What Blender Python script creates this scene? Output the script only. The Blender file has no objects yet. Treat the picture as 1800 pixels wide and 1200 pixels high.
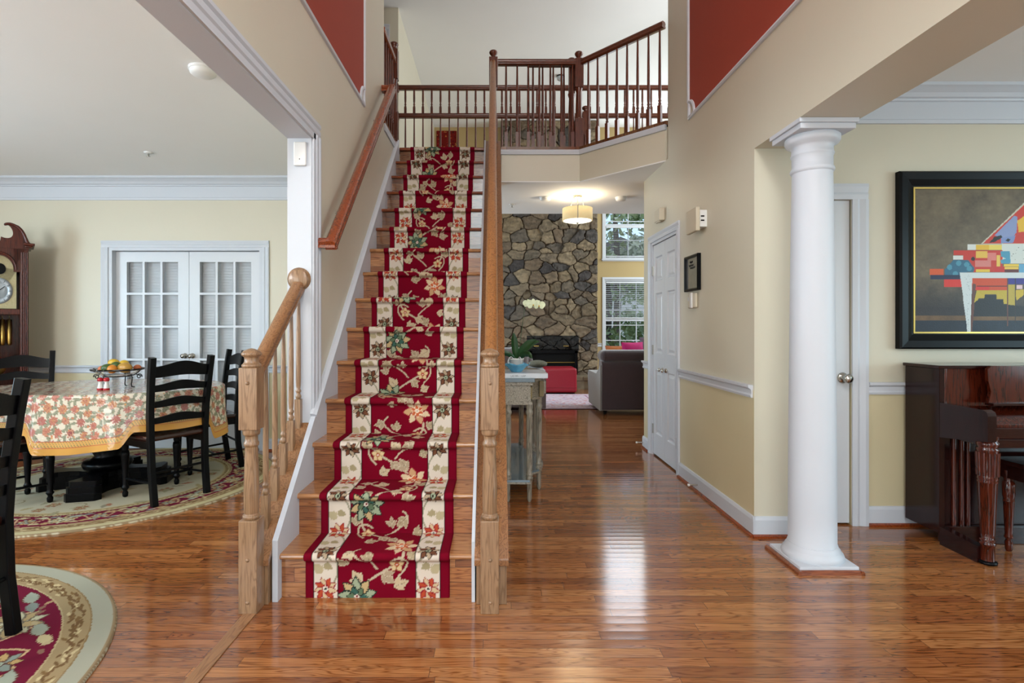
import bpy, bmesh, math, random
import numpy as np
from mathutils import Vector, Matrix
C = bpy.context.scene
COL = C.collection
PI = math.pi
random.seed(7)

def lin(v):
    v /= 255.0
    return v/12.92 if v <= 0.04045 else ((v+0.055)/1.055)**2.4
def rgb(r, g, b):
    return (lin(r), lin(g), lin(b), 1.0)

# ------------------------------------------------------------------ camera
F, VX, VY, H = 950.0, 869.0, 574.0, 1.22
cam_d = bpy.data.cameras.new('camera')
cam_d.sensor_width = 36.0
cam_d.lens = 36.0*F/1800.0
cam_d.shift_x = (900-VX)/1800.0
cam_d.shift_y = -(600-VY)/1800.0
cam_d.clip_start = 0.05
cam_d.clip_end = 200
cam = bpy.data.objects.new('camera', cam_d)
COL.objects.link(cam)
cam.location = (0, 0, H)
cam.rotation_euler = (PI/2, 0, 0)
C.camera = cam
C.view_settings.view_transform = 'Standard'
C.view_settings.look = 'None'
C.view_settings.gamma = 1.0
C.view_settings.use_curve_mapping = False
C.view_settings.exposure = 0.0

def px(x, y, Y):                       # pixel + depth -> world point (for measuring)
    return Vector(((x-VX)/F*Y, Y, H-(y-VY)/F*Y))

# main dimensions of the house
XL, XR = -0.985, 1.51                  # inner faces of the foyer walls
YF = -2.4                              # front wall of the house, behind the camera
YJ = 3.03                              # jamb of the dining room opening
YP = 3.14                              # pilaster at the end of the hall wall
ZO = 2.27                              # underside of the wide openings
ZC = 2.68                              # first floor ceiling
Z2 = 3.035                             # second floor
ZT = 5.35                              # high ceiling
YD = 5.32                              # back wall of the dining room
RR_ = 0.2023                           # stair rise
YB = 11.2                              # back wall of the family room

# ------------------------------------------------------------------ daylight
w = bpy.data.worlds.new('world'); C.world = w
w.use_nodes = True
nt = w.node_tree
bg = nt.nodes['Background']
sky = nt.nodes.new('ShaderNodeTexSky')
sky.sky_type = 'NISHITA'
sky.sun_elevation = math.radians(50)
sky.sun_rotation = math.radians(200)
sky.sun_disc = False
nt.links.new(sky.outputs[0], bg.inputs[0])
bg.inputs[1].default_value = 0.24

def window_light(name, loc, rot, sx, sy, power, col=(1, 0.98, 0.95)):
    l = bpy.data.lights.new(name, 'AREA')
    l.shape = 'RECTANGLE'; l.size = sx; l.size_y = sy
    l.energy = power; l.color = col
    o = bpy.data.objects.new(name, l); COL.objects.link(o)
    o.location = loc; o.rotation_euler = rot
    return o
# daylight coming in at the windows (each lamp fills a window opening)
window_light('daylight_foyer_window', (0.25, YF+0.06, 3.5), (PI/2, 0, 0), 1.9, 1.7, 78, (.88, 1, .99))
window_light('daylight_foyer_door', (0.25, YF+0.06, 1.25), (PI/2, 0, 0), 1.7, 1.9, 26, (.9, .99, 1))
window_light('daylight_dining_side', (-5.92, 1.6, 1.5), (0, -PI/2, 0), 1.6, 2.4, 152, (.58, .83, 1))
window_light('daylight_dining_front', (-3.4, YF+0.06, 1.5), (PI/2, 0, 0), 2.2, 1.6, 66, (.92, 1, 1))
window_light('daylight_music_front', (3.6, YF+0.06, 1.5), (PI/2, 0, 0), 2.2, 1.6, 18, (.82, .96, 1))
window_light('daylight_music_side', (5.92, 0.9, 1.5), (0, PI/2, 0), 1.6, 2.0, 76, (.60, .88, 1))
window_light('daylight_family_side', (4.92, 9.0, 2.9), (0, PI/2, 0), 3.8, 2.6, 205, (.87, .97, 1))
window_light('daylight_family_left', (-2.9, 8.6, 1.6), (0, -PI/2, 0), 1.8, 1.8, 150, (.68, .86, 1))
window_light('daylight_hall_upstairs', (3.4, 5.9, 4.3), (0, PI/2, 0), 1.2, 1.2, 44, (.95, .98, 1))
window_light('daylight_family_back', (2.8, YB-0.02, 4.1), (-PI/2, 0, 0), 0.98, 1.6, 20, (0.9, 0.97, 1))

# ------------------------------------------------------------------ materials
def mat(name, base=(0.5, 0.5, 0.5, 1), rough=0.5, metal=0.0, coat=0.0, coat_rough=0.05, spec=0.5, sheen=0.0):
    m = bpy.data.materials.new(name); m.use_nodes = True
    b = m.node_tree.nodes['Principled BSDF']
    b.inputs['Base Color'].default_value = base
    b.inputs['Roughness'].default_value = rough
    b.inputs['Metallic'].default_value = metal
    b.inputs['Coat Weight'].default_value = coat
    b.inputs['Coat Roughness'].default_value = coat_rough
    b.inputs['Specular IOR Level'].default_value = spec
    b.inputs['Sheen Weight'].default_value = sheen
    return m
def N(m, t, **kw):
    n = m.node_tree.nodes.new(t)
    for k, v in kw.items():
        if k.startswith('i_'):
            n.inputs[k[2:].replace('_', ' ')].default_value = v
        else:
            setattr(n, k, v)
    return n
def L(m, a, b):
    m.node_tree.links.new(a, b)
def bsdf(m):
    return m.node_tree.nodes['Principled BSDF']
def math_node(m, op, a, b=None, c=None):
    n = N(m, 'ShaderNodeMath', operation=op)
    for i, v in enumerate((a, b, c)):
        if v is None: continue
        if isinstance(v, (int, float)): n.inputs[i].default_value = v
        else: L(m, v, n.inputs[i])
    return n.outputs[0]
def mottled(name, c1, c2, scale=3.0, rough=0.5, bump=0.0, bscale=200.0, **kw):
    m = mat(name, c1, rough, **kw)
    tc = N(m, 'ShaderNodeTexCoord')
    no = N(m, 'ShaderNodeTexNoise', i_Scale=scale, i_Detail=4.0)
    L(m, tc.outputs['Object'], no.inputs['Vector'])
    r = N(m, 'ShaderNodeMix', data_type='RGBA')
    r.inputs[6].default_value = c1; r.inputs[7].default_value = c2
    L(m, no.outputs[0], r.inputs[0]); L(m, r.outputs[2], bsdf(m).inputs['Base Color'])
    if bump:
        n2 = N(m, 'ShaderNodeTexNoise', i_Scale=bscale, i_Detail=2.0)
        L(m, tc.outputs['Object'], n2.inputs['Vector'])
        b = N(m, 'ShaderNodeBump', i_Strength=bump, i_Distance=0.002)
        L(m, n2.outputs[0], b.inputs['Height']); L(m, b.outputs[0], bsdf(m).inputs['Normal'])
    return m
def wood(name, c1, c2, axis='Z', rough=0.3, coat=0.3, fine=90.0, spec=0.5):
    """oak: long grain along one axis, wavy dark rings and pores"""
    m = mat(name, c1, rough, coat=coat, coat_rough=0.12, spec=spec)
    tc = N(m, 'ShaderNodeTexCoord')
    mp = N(m, 'ShaderNodeMapping')
    s = {'X': (0.09, 1, 1), 'Y': (1, 0.09, 1), 'Z': (1, 1, 0.09)}[axis]
    mp.inputs['Scale'].default_value = s
    L(m, tc.outputs['Object'], mp.inputs['Vector'])
    n1 = N(m, 'ShaderNodeTexNoise', i_Scale=22.0, i_Detail=3.0, i_Distortion=0.6)
    L(m, mp.outputs[0], n1.inputs['Vector'])
    n2 = N(m, 'ShaderNodeTexNoise', i_Scale=fine*2.2, i_Detail=5.0, i_Roughness=0.7)
    L(m, mp.outputs[0], n2.inputs['Vector'])
    rings = math_node(m, 'SINE', math_node(m, 'MULTIPLY', n1.outputs[0], 60.0))
    rings = math_node(m, 'POWER', math_node(m, 'MULTIPLY_ADD', rings, 0.5, 0.5), 3.0)
    f = math_node(m, 'MULTIPLY_ADD', rings, 0.60, math_node(m, 'MULTIPLY', n2.outputs[0], 0.80))
    f = math_node(m, 'SUBTRACT', f, 0.20)
    r = N(m, 'ShaderNodeMix', data_type='RGBA')
    r.inputs[6].default_value = c1; r.inputs[7].default_value = c2
    L(m, f, r.inputs[0]); L(m, r.outputs[2], bsdf(m).inputs['Base Color'])
    b = N(m, 'ShaderNodeBump', i_Strength=0.15, i_Distance=0.001)
    L(m, n2.outputs[0], b.inputs['Height']); L(m, b.outputs[0], bsdf(m).inputs['Normal'])
    return m
def planks(name, width, tint=1.0, rough=0.13, along='X'):
    """narrow oak floor boards with random lengths, tones, grain and a slightly cupped glossy finish"""
    m = mat(name, rgb(170, 105, 60), rough, coat=0.5, coat_rough=0.10, spec=0.55)
    tc = N(m, 'ShaderNodeTexCoord'); sx = N(m, 'ShaderNodeSeparateXYZ')
    L(m, tc.outputs['Object'], sx.inputs[0])
    u, v = {'X': (sx.outputs[0], sx.outputs[1]), 'Y': (sx.outputs[1], sx.outputs[0]), 'XZ': (sx.outputs[0], sx.outputs[2])}[along]
    vr = math_node(m, 'DIVIDE', v, width)
    row = math_node(m, 'FLOOR', vr)
    fr = math_node(m, 'FRACT', vr)
    wn = N(m, 'ShaderNodeTexWhiteNoise', noise_dimensions='1D'); L(m, row, wn.inputs['W'])
    ur = math_node(m, 'ADD', math_node(m, 'DIVIDE', u, 0.85), math_node(m, 'MULTIPLY', wn.outputs[0], 9.7))
    brd = math_node(m, 'FLOOR', ur); fu = math_node(m, 'FRACT', ur)
    cb = N(m, 'ShaderNodeCombineXYZ'); L(m, brd, cb.inputs[0]); L(m, row, cb.inputs[1])
    w2 = N(m, 'ShaderNodeTexWhiteNoise', noise_dimensions='2D'); L(m, cb.outputs[0], w2.inputs['Vector'])
    # grain
    gx = math_node(m, 'MULTIPLY_ADD', w2.outputs[0], 37.0, math_node(m, 'MULTIPLY', u, 0.75))
    gy = math_node(m, 'MULTIPLY', v, 10.0)
    gv = N(m, 'ShaderNodeCombineXYZ'); L(m, gx, gv.inputs[0]); L(m, gy, gv.inputs[1]); L(m, math_node(m, 'MULTIPLY', w2.outputs[0], 50.0), gv.inputs[2])
    n1 = N(m, 'ShaderNodeTexNoise', i_Scale=2.3, i_Detail=2.0, i_Distortion=0.8); L(m, gv.outputs[0], n1.inputs['Vector'])
    ring = math_node(m, 'SINE', math_node(m, 'MULTIPLY', n1.outputs[0], 75.0))
    ring = math_node(m, 'POWER', math_node(m, 'MULTIPLY_ADD', ring, 0.5, 0.5), 4.0)
    gv2 = N(m, 'ShaderNodeCombineXYZ')
    L(m, math_node(m, 'MULTIPLY', gx, 6.0), gv2.inputs[0]); L(m, math_node(m, 'MULTIPLY', v, 260.0), gv2.inputs[1])
    n2 = N(m, 'ShaderNodeTexNoise', i_Scale=1.0, i_Detail=4.0, i_Roughness=0.65); L(m, gv2.outputs[0], n2.inputs['Vector'])
    ramp = N(m, 'ShaderNodeValToRGB'); L(m, w2.outputs[0], ramp.inputs[0])
    cols = [(0.0, (144, 88, 50)), (0.3, (162, 102, 58)), (0.6, (178, 117, 68)), (0.85, (190, 132, 82)), (1.0, (152, 92, 54))]
    e = ramp.color_ramp.elements
    for i, (p, cc) in enumerate(cols):
        el = e[i] if i < 2 else e.new(p)
        el.position = p; cl = rgb(*cc); el.color = tuple(cl[k]*tint for k in range(3))+(1,)
    dk = N(m, 'ShaderNodeMix', data_type='RGBA', blend_type='MULTIPLY')
    L(m, ramp.outputs[0], dk.inputs[6]); dk.inputs[7].default_value = (0.42, 0.30, 0.20, 1)
    gf = math_node(m, 'MULTIPLY_ADD', ring, 0.70, math_node(m, 'MULTIPLY', math_node(m, 'SUBTRACT', n2.outputs[0], 0.32), 1.5))
    cl = N(m, 'ShaderNodeClamp'); L(m, gf, cl.inputs[0]); L(m, cl.outputs[0], dk.inputs[0])
    # joints between boards
    ed = math_node(m, 'MINIMUM', fr, math_node(m, 'SUBTRACT', 1.0, fr))
    gap = math_node(m, 'LESS_THAN', ed, 0.018)
    eu = math_node(m, 'MINIMUM', fu, math_node(m, 'SUBTRACT', 1.0, fu))
    gap = math_node(m, 'MAXIMUM', gap, math_node(m, 'LESS_THAN', eu, 0.0009))
    jm = N(m, 'ShaderNodeMix', data_type='RGBA')
    L(m, gap, jm.inputs[0]); L(m, dk.outputs[2], jm.inputs[6]); jm.inputs[7].default_value = rgb(60, 30, 16)
    L(m, jm.outputs[2], bsdf(m).inputs['Base Color'])
    cup = math_node(m, 'MULTIPLY', math_node(m, 'POWER', math_node(m, 'ABSOLUTE', math_node(m, 'SUBTRACT', fr, 0.5)), 2.0), 0.9)
    sl = math_node(m, 'MULTIPLY', fr, math_node(m, 'MULTIPLY_ADD', w2.outputs[0], 0.16, -0.08))
    hgt = math_node(m, 'ADD', math_node(m, 'MULTIPLY', n2.outputs[0], 0.03), math_node(m, 'ADD', cup, sl))
    bp = N(m, 'ShaderNodeBump', i_Strength=0.35, i_Distance=0.0022)
    L(m, hgt, bp.inputs['Height']); L(m, bp.outputs[0], bsdf(m).inputs['Normal'])
    L(m, bp.outputs[0], bsdf(m).inputs['Coat Normal'])
    return m
def painted(name, rough=0.85, attr='col', bump=0.0, coat=0.0, sheen=0.0, bscale=900.0, spec=0.3, coat_rough=0.1):
    m = mat(name, (0.5, 0.5, 0.5, 1), rough, coat=coat, sheen=sheen, spec=spec, coat_rough=coat_rough)
    a = N(m, 'ShaderNodeAttribute', attribute_name=attr)
    L(m, a.outputs['Color'], bsdf(m).inputs['Base Color'])
    if bump:
        tc = N(m, 'ShaderNodeTexCoord')
        no = N(m, 'ShaderNodeTexNoise', i_Scale=bscale, i_Detail=3.0)
        L(m, tc.outputs['Object'], no.inputs['Vector'])
        b = N(m, 'ShaderNodeBump', i_Strength=bump, i_Distance=0.003)
        L(m, no.outputs[0], b.inputs['Height']); L(m, b.outputs[0], bsdf(m).inputs['Normal'])
    return m
def glow(name, col, strength):
    m = mat(name, col, 0.5)
    bsdf(m).inputs['Emission Color'].default_value = col
    bsdf(m).inputs['Emission Strength'].default_value = strength
    return m

M = {}
M['wall'] = mottled('beige_wall_paint', rgb(207, 200, 180), rgb(202, 195, 175), 2.0, 0.42, 0.05, 300)
M['wall_low'] = mottled('yellow_beige_wall_paint', rgb(208, 196, 160), rgb(203, 191, 155), 2.0, 0.42, 0.05, 300)
M['wall_far'] = mottled('warm_yellow_wall_paint', rgb(176, 152, 104), rgb(171, 148, 100), 2.0, 0.6)
M['ceiling'] = mottled('flat_ceiling_paint', rgb(235, 235, 233), rgb(231, 231, 229), 2.0, 0.9)
M['trim'] = mat('white_trim_paint', rgb(199, 203, 210), 0.42, spec=0.3)
M['door'] = mat('white_door_paint', rgb(204, 207, 212), 0.35)
M['red'] = mottled('brick_red_wall_paint', rgb(158, 62, 42), rgb(152, 59, 40), 3.0, 0.8)
M['floor'] = planks('oak_floor_boards', 0.057)
M['floor2'] = planks('oak_landing_boards', 0.057, 0.5)
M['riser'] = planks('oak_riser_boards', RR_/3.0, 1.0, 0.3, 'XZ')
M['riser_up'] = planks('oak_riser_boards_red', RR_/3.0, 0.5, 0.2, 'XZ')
M['oak'] = wood('pale_oak', rgb(156, 122, 90), rgb(114, 82, 54), 'Z', 0.35, 0.3)
M['oak_y'] = wood('pale_oak_long', rgb(156, 112, 74), rgb(112, 72, 42), 'Y', 0.35, 0.3)
M['oak_orange'] = wood('orange_oak', rgb(160, 108, 62), rgb(110, 66, 32), 'Y', 0.3, 0.3)
M['oak_red'] = wood('red_brown_oak', rgb(104, 46, 22), rgb(52, 19, 10), 'Z', 0.3, 0.25)
M['oak_red_x'] = wood('red_brown_oak_x', rgb(108, 50, 24), rgb(54, 20, 10), 'X', 0.3, 0.25)
M['oak_red_y'] = wood('red_brown_oak_y', rgb(150, 68, 26), rgb(92, 36, 12), 'Y', 0.25, 0.6)
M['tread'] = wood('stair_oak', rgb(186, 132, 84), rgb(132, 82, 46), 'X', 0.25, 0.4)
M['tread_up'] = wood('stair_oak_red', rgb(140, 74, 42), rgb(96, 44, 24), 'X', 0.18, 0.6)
M['black'] = mat('black_satin_paint', rgb(5, 5, 7), 0.32, spec=0.14)
M['black_metal'] = mat('black_wrought_iron', rgb(40, 38, 38), 0.4, metal=0.6)
M['seat'] = wood('dark_cherry_seat', rgb(56, 26, 20), rgb(26, 10, 8), 'X', 0.22, 0.25)
M['mahogany'] = wood('dark_mahogany', rgb(40, 14, 12), rgb(16, 5, 6), 'Z', 0.13, 0.08, spec=0.3)
M['mahogany_x'] = wood('dark_mahogany_x', rgb(48, 17, 12), rgb(20, 6, 6), 'X', 0.13, 0.1, spec=0.3)
M['mahogany_red'] = wood('red_mahogany', rgb(84, 30, 15), rgb(30, 9, 6), 'Z', 0.12, 0.2, spec=0.35)
M['cherry'] = wood('cherry_clock_case', rgb(92, 36, 22), rgb(44, 15, 11), 'Z', 0.25, 0.1, spec=0.35)
M['nickel'] = mat('satin_nickel', rgb(190, 186, 178), 0.22, metal=1.0)
M['brass'] = mat('aged_brass', rgb(190, 160, 90), 0.3, metal=1.0)
M['glass'] = mat('window_glass', (1, 1, 1, 1), 0.02)
bsdf(M['glass']).inputs['Transmission Weight'].default_value = 1.0
bsdf(M['glass']).inputs['IOR'].default_value = 1.05
M['plastic'] = mat('white_plastic', rgb(224, 224, 222), 0.4)
M['plastic_beige'] = mat('beige_plastic', rgb(200, 190, 168), 0.45)
M['dark'] = mat('near_black', rgb(9, 8, 8), 0.6, spec=0.15)
M['blind'] = mat('white_blind_slat', rgb(205, 208, 212), 0.5)
# ------------------------------------------------------------------ mesh helpers
class MB:
    def __init__(s):
        s.v = []; s.f = []; s.mi = []; s.sm = []; s.cur = 0
    def add(s, vs, fs, smooth=False):
        b = len(s.v); s.v += [tuple(p) for p in vs]
        for f in fs:
            s.f.append(tuple(i+b for i in f)); s.mi.append(s.cur); s.sm.append(smooth)
        return s
    def box(s, x0, x1, y0, y1, z0, z1):
        vs = [(x, y, z) for z in (z0, z1) for y in (y0, y1) for x in (x0, x1)]
        return s.add(vs, [(0, 2, 3, 1), (4, 5, 7, 6), (0, 1, 5, 4), (2, 6, 7, 3), (0, 4, 6, 2), (1, 3, 7, 5)])
    def prism(s, pts, a0, a1, axis='X', smooth=False):
        """closed outline extruded along an axis; pts are the two remaining coordinates in xyz order"""
        n = len(pts)
        def mk(p, a):
            return {'X': (a, p[0], p[1]), 'Y': (p[0], a, p[1]), 'Z': (p[0], p[1], a)}[axis]
        vs = [mk(p, a0) for p in pts]+[mk(p, a1) for p in pts]
        fs = [(i, (i+1) % n, (i+1) % n+n, i+n) for i in range(n)]
        s.add(vs, fs, smooth)
        s.add(vs, [tuple(range(n))[::-1], tuple(range(n, 2*n))], False)
        return s
    def lathe(s, prof, cx=0, cy=0, z0=0, seg=20, smooth=True, sx=1, sy=1):
        """prof: list of (radius, z)"""
        n = len(prof); vs = []
        for r, z in prof:
            for k in range(seg):
                a = 2*PI*k/seg
                vs.append((cx+r*sx*math.cos(a), cy+r*sy*math.sin(a), z0+z))
        fs = []
        for i in range(n-1):
            for k in range(seg):
                k2 = (k+1) % seg
                fs.append((i*seg+k, i*seg+k2, (i+1)*seg+k2, (i+1)*seg+k))
        s.add(vs, fs, smooth)
        s.add(vs[:seg], [tuple(range(seg))[::-1]]); s.add(vs[-seg:], [tuple(range(seg))])
        return s
    def tube(s, pts, r, seg=8, smooth=True, close=True):
        pts = [Vector(p) for p in pts]; n = len(pts)
        rs = r if isinstance(r, (list, tuple)) else [r]*n
        up = Vector((0, 0, 1)); vs = []; prev = None
        for i, p in enumerate(pts):
            d = (pts[min(i+1, n-1)]-pts[max(i-1, 0)]).normalized()
            if prev is None:
                a = up if abs(d.z) < 0.9 else Vector((1, 0, 0))
                u = (a-d*a.dot(d)).normalized()
            else:
                u = (prev-d*prev.dot(d)).normalized()
            prev = u; w_ = d.cross(u)
            for k in range(seg):
                t = 2*PI*k/seg
                vs.append(p+(u*math.cos(t)+w_*math.sin(t))*rs[i])
        fs = [(i*seg+k, i*seg+(k+1) % seg, (i+1)*seg+(k+1) % seg, (i+1)*seg+k) for i in range(n-1) for k in range(seg)]
        s.add(vs, fs, smooth)
        if close:
            s.add(vs[:seg], [tuple(range(seg))[::-1]]); s.add(vs[-seg:], [tuple(range(seg))])
        return s
    def sweep(s, prof, pts, side=(1, 0, 0), smooth=False, upv=None):
        """2-D profile (a along side, b along the other normal) carried along a path"""
        pts = [Vector(p) for p in pts]; n = len(pts); m_ = len(prof); vs = []
        for i, p in enumerate(pts):
            d = (pts[min(i+1, n-1)]-pts[max(i-1, 0)]).normalized()
            sd = Vector(side); sd = (sd-d*sd.dot(d)).normalized()
            u = sd.cross(d).normalized() if upv is None else Vector(upv)
            for a, b in prof: vs.append(p+sd*a+u*b)
        fs = [(i*m_+k, i*m_+(k+1) % m_, (i+1)*m_+(k+1) % m_, (i+1)*m_+k) for i in range(n-1) for k in range(m_)]
        s.add(vs, fs, smooth)
        s.add(vs[:m_], [tuple(range(m_))[::-1]]); s.add(vs[-m_:], [tuple(range(m_))])
        return s
    def sphere(s, c, r, seg=14, ring=8, sx=1, sy=1, sz=1):
        prof = [(max(1e-4, r*math.sin(PI*i/ring)), -r*math.cos(PI*i/ring)*sz) for i in range(ring+1)]
        return s.lathe(prof, c[0], c[1], c[2], seg, True, sx, sy)
    def xf(s, mtx):
        s.v = [tuple(mtx @ Vector(p)) for p in s.v]; return s
    def join(s, o, mtx=None):
        b = len(s.v)
        s.v += [tuple(mtx @ Vector(p)) if mtx is not None else p for p in o.v]
        s.f += [tuple(i+b for i in f) for f in o.f]; s.mi += [s.cur]*len(o.f); s.sm += o.sm
        return s

def obj(name, mb, m, parent=None, bev=0.0, world=False, clean=True, loc=None, seg=2):
    me = bpy.data.meshes.new(name)
    vs = mb.v
    if world and parent is not None:
        inv = parent_matrix(parent).inverted()
        vs = [tuple(inv @ Vector(p)) for p in vs]
    me.from_pydata(vs, [], mb.f)
    ms = m if isinstance(m, (list, tuple)) else [m]
    for q in ms: me.materials.append(q)
    me.polygons.foreach_set('material_index', [min(i, len(ms)-1) for i in mb.mi])
    me.polygons.foreach_set('use_smooth', mb.sm)
    me.update()
    if clean:
        bm = bmesh.new(); bm.from_mesh(me)
        bmesh.ops.recalc_face_normals(bm, faces=bm.faces)
        bm.to_mesh(me); bm.free()
    o = bpy.data.objects.new(name, me); COL.objects.link(o)
    if parent is not None: o.parent = parent
    if loc is not None: o.location = loc
    if bev:
        b = o.modifiers.new('bevel', 'BEVEL'); b.width = bev; b.segments = seg; b.limit_method = 'ANGLE'; b.angle_limit = 0.6
    return o
def parent_matrix(p):
    mm = Matrix.Translation(p.location) @ p.rotation_euler.to_matrix().to_4x4()
    return parent_matrix(p.parent) @ mm if p.parent is not None else mm
def tag(o, label, cat, group=None):
    o['label'] = label; o['category'] = cat
    if group: o['group'] = group
    return o
def thing(name, label, cat, loc=(0, 0, 0), rotz=0.0, group=None):
    o = bpy.data.objects.new(name, None); COL.objects.link(o)
    o.location = loc; o.rotation_euler = (0, 0, rotz); o.empty_display_size = 0.1
    return tag(o, label, cat, group)
def struct(name, mb, m, parent=None, bev=0.0):
    o = obj(name, mb, m, parent, bev)
    if parent is None: o['kind'] = 'structure'
    return o
def struct_empty(name, loc, rotz=0.0):
    o = bpy.data.objects.new(name, None); COL.objects.link(o)
    o.location = loc; o.rotation_euler = (0, 0, rotz); o['kind'] = 'structure'
    return o
def dup(root, loc=None, rotz=None, label=None, group=None):
    r = root.copy(); COL.objects.link(r)
    if loc is not None: r.location = loc
    if rotz is not None: r.rotation_euler = (0, 0, rotz)
    if label: r['label'] = label
    if group: r['group'] = group
    for ch in list(root.children):
        c = ch.copy(); COL.objects.link(c); c.parent = r
        for g in ch.children:
            d = g.copy(); COL.objects.link(d); d.parent = c
    return r
def grid_obj(name, P, col, m, parent=None, smooth=True):
    """dense sheet: P (n,m,3) positions, col (n,m,3) linear colours"""
    n, k = P.shape[:2]
    me = bpy.data.meshes.new(name)
    me.vertices.add(n*k); me.vertices.foreach_set('co', P.reshape(-1).astype(np.float32))
    i = np.arange((n-1)*(k-1)); a = (i//(k-1))*k+(i % (k-1))
    q = np.stack([a, a+1, a+k+1, a+k], 1).astype(np.int32)
    me.loops.add(q.size); me.polygons.add(len(q))
    me.polygons.foreach_set('loop_start', np.arange(0, q.size, 4, dtype=np.int32))
    me.loops.foreach_set('vertex_index', q.reshape(-1))
    me.update(calc_edges=True)
    me.polygons.foreach_set('use_smooth', np.full(len(q), smooth))
    at = me.color_attributes.new('col', 'FLOAT_COLOR', 'POINT')
    c4 = np.ones((n*k, 4), np.float32); c4[:, :3] = col.reshape(-1, 3)
    at.data.foreach_set('color', c4.reshape(-1))
    me.materials.append(m)
    o = bpy.data.objects.new(name, me); COL.objects.link(o)
    if parent is not None: o.parent = parent
    return o

# ------------------------------------------------------------------ a small pattern painter (for carpets, cloth, canvas, stone)
class Canvas:
    def __init__(s, w, h, res, col):
        s.res = res; s.w = int(w/res)+1; s.h = int(h/res)+1
        s.a = np.zeros((s.h, s.w, 3), np.float32); s.a[:] = rgb(*col)[:3]
    def _box(s, x0, x1, y0, y1):
        i0 = max(0, int(x0/s.res)-1); i1 = min(s.w, int(x1/s.res)+2)
        j0 = max(0, int(y0/s.res)-1); j1 = min(s.h, int(y1/s.res)+2)
        if i1 <= i0 or j1 <= j0: return None
        X, Y = np.meshgrid(np.arange(i0, i1)*s.res, np.arange(j0, j1)*s.res)
        return (slice(j0, j1), slice(i0, i1)), X, Y
    def poly(s, pts, col, clip=None):
        xs = [p[0] for p in pts]; ys = [p[1] for p in pts]
        b = s._box(min(xs), max(xs), min(ys), max(ys))
        if b is None: return
        sl, X, Y = b; ins = np.zeros(X.shape, bool); n = len(pts)
        for i in range(n):
            x1, y1 = pts[i]; x2, y2 = pts[(i+1) % n]
            if y1 == y2: continue
            c = ((Y < y1) != (Y < y2)) & (X < (x2-x1)*(Y-y1)/(y2-y1)+x1)
            ins ^= c
        if clip is not None: ins &= (X > clip[0]) & (X < clip[1])
        s.a[sl][ins] = rgb(*col)[:3]
    def rect(s, x0, x1, y0, y1, col):
        s.poly([(x0, y0), (x1, y0), (x1, y1), (x0, y1)], col)
    def line(s, pts, wd, col, clip=None):
        for (x1, y1), (x2, y2) in zip(pts[:-1], pts[1:]):
            b = s._box(min(x1, x2)-wd, max(x1, x2)+wd, min(y1, y2)-wd, max(y1, y2)+wd)
            if b is None: continue
            sl, X, Y = b; dx, dy = x2-x1, y2-y1; l2 = dx*dx+dy*dy+1e-12
            t = np.clip(((X-x1)*dx+(Y-y1)*dy)/l2, 0, 1)
            k = (X-x1-t*dx)**2+(Y-y1-t*dy)**2 < (wd/2)**2
            if clip is not None: k &= (X > clip[0]) & (X < clip[1])
            s.a[sl][k] = rgb(*col)[:3]
    def leaf(s, x, y, ang, ln, wd, col, out=None, ow=0.004, jag=0, clip=None):
        def shape(l_, w_):
            up = []; dn = []; n = 14
            for i in range(n+1):
                t = i/n; hw = w_*math.sin(PI*min(1, t**0.8))**0.9*0.5
                if jag and i % 2 and 0 < i < n: hw *= 1+jag
                up.append((t*l_, hw)); dn.append((t*l_, -hw))
            return up+dn[::-1]
        ca, sa = math.cos(ang), math.sin(ang)
        def tr(ps, off=0): return [(x+(p[0]+off)*ca-p[1]*sa, y+(p[0]+off)*sa+p[1]*ca) for p in ps]
        if out is not None: s.poly(tr(shape(ln+2*ow, wd+2*ow), -ow), out, clip)
        s.poly(tr(shape(ln, wd)), col, clip)
    def disc(s, x, y, r, col, clip=None):
        s.line([(x, y), (x+1e-5, y)], 2*r, col, clip)
    def flower(s, x, y, r, n, col, out, core, core2, a0=0.0, clip=None, jag=0.0, col2=None):
        for k in range(n):
            a = a0+2*PI*k/n
            cc = col2 if (col2 and k % 2) else col
            s.leaf(x+0.12*r*math.cos(a), y+0.12*r*math.sin(a), a, r*0.9, r*3.4/n, cc, out, r*0.07, jag, clip)
        s.disc(x, y, r*0.32, out, clip); s.disc(x, y, r*0.25, core, clip); s.disc(x, y, r*0.11, core2, clip)
    def sample(s, U, V):
        i = np.clip((U/s.res+0.5).astype(int), 0, s.w-1); j = np.clip((V/s.res+0.5).astype(int), 0, s.h-1)
        return s.a[j, i]
def bez(p0, p1, p2, p3, n=14):
    out = []
    for i in range(n+1):
        t = i/n; u = 1-t
        out.append(tuple(u**3*a+3*u*u*t*b+3*u*t*t*c_+t**3*d for a, b, c_, d in zip(p0, p1, p2, p3)))
    return out
_rs = np.random.RandomState(3)
_lat = _rs.rand(64, 64)
def vnoise(X, Y):
    xi = np.floor(X).astype(int); yi = np.floor(Y).astype(int); fx = X-xi; fy = Y-yi
    fx = fx*fx*(3-2*fx); fy = fy*fy*(3-2*fy)
    g = lambda a, b: _lat[a % 64, b % 64]
    return (g(xi, yi)*(1-fx)+g(xi+1, yi)*fx)*(1-fy)+(g(xi, yi+1)*(1-fx)+g(xi+1, yi+1)*fx)*fy
# ------------------------------------------------------------------ the house shell
YJ = 2.915; XLo = -1.10; ZOL = 2.245; ZOR = 2.255; XRo = 1.82
YE_L, YE_R = 4.82, 4.70            # where the upper walls end at the landing
XK = -1.245                        # left wall of the family room, upstairs
YK = 7.0                           # edge of the bridge

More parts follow.
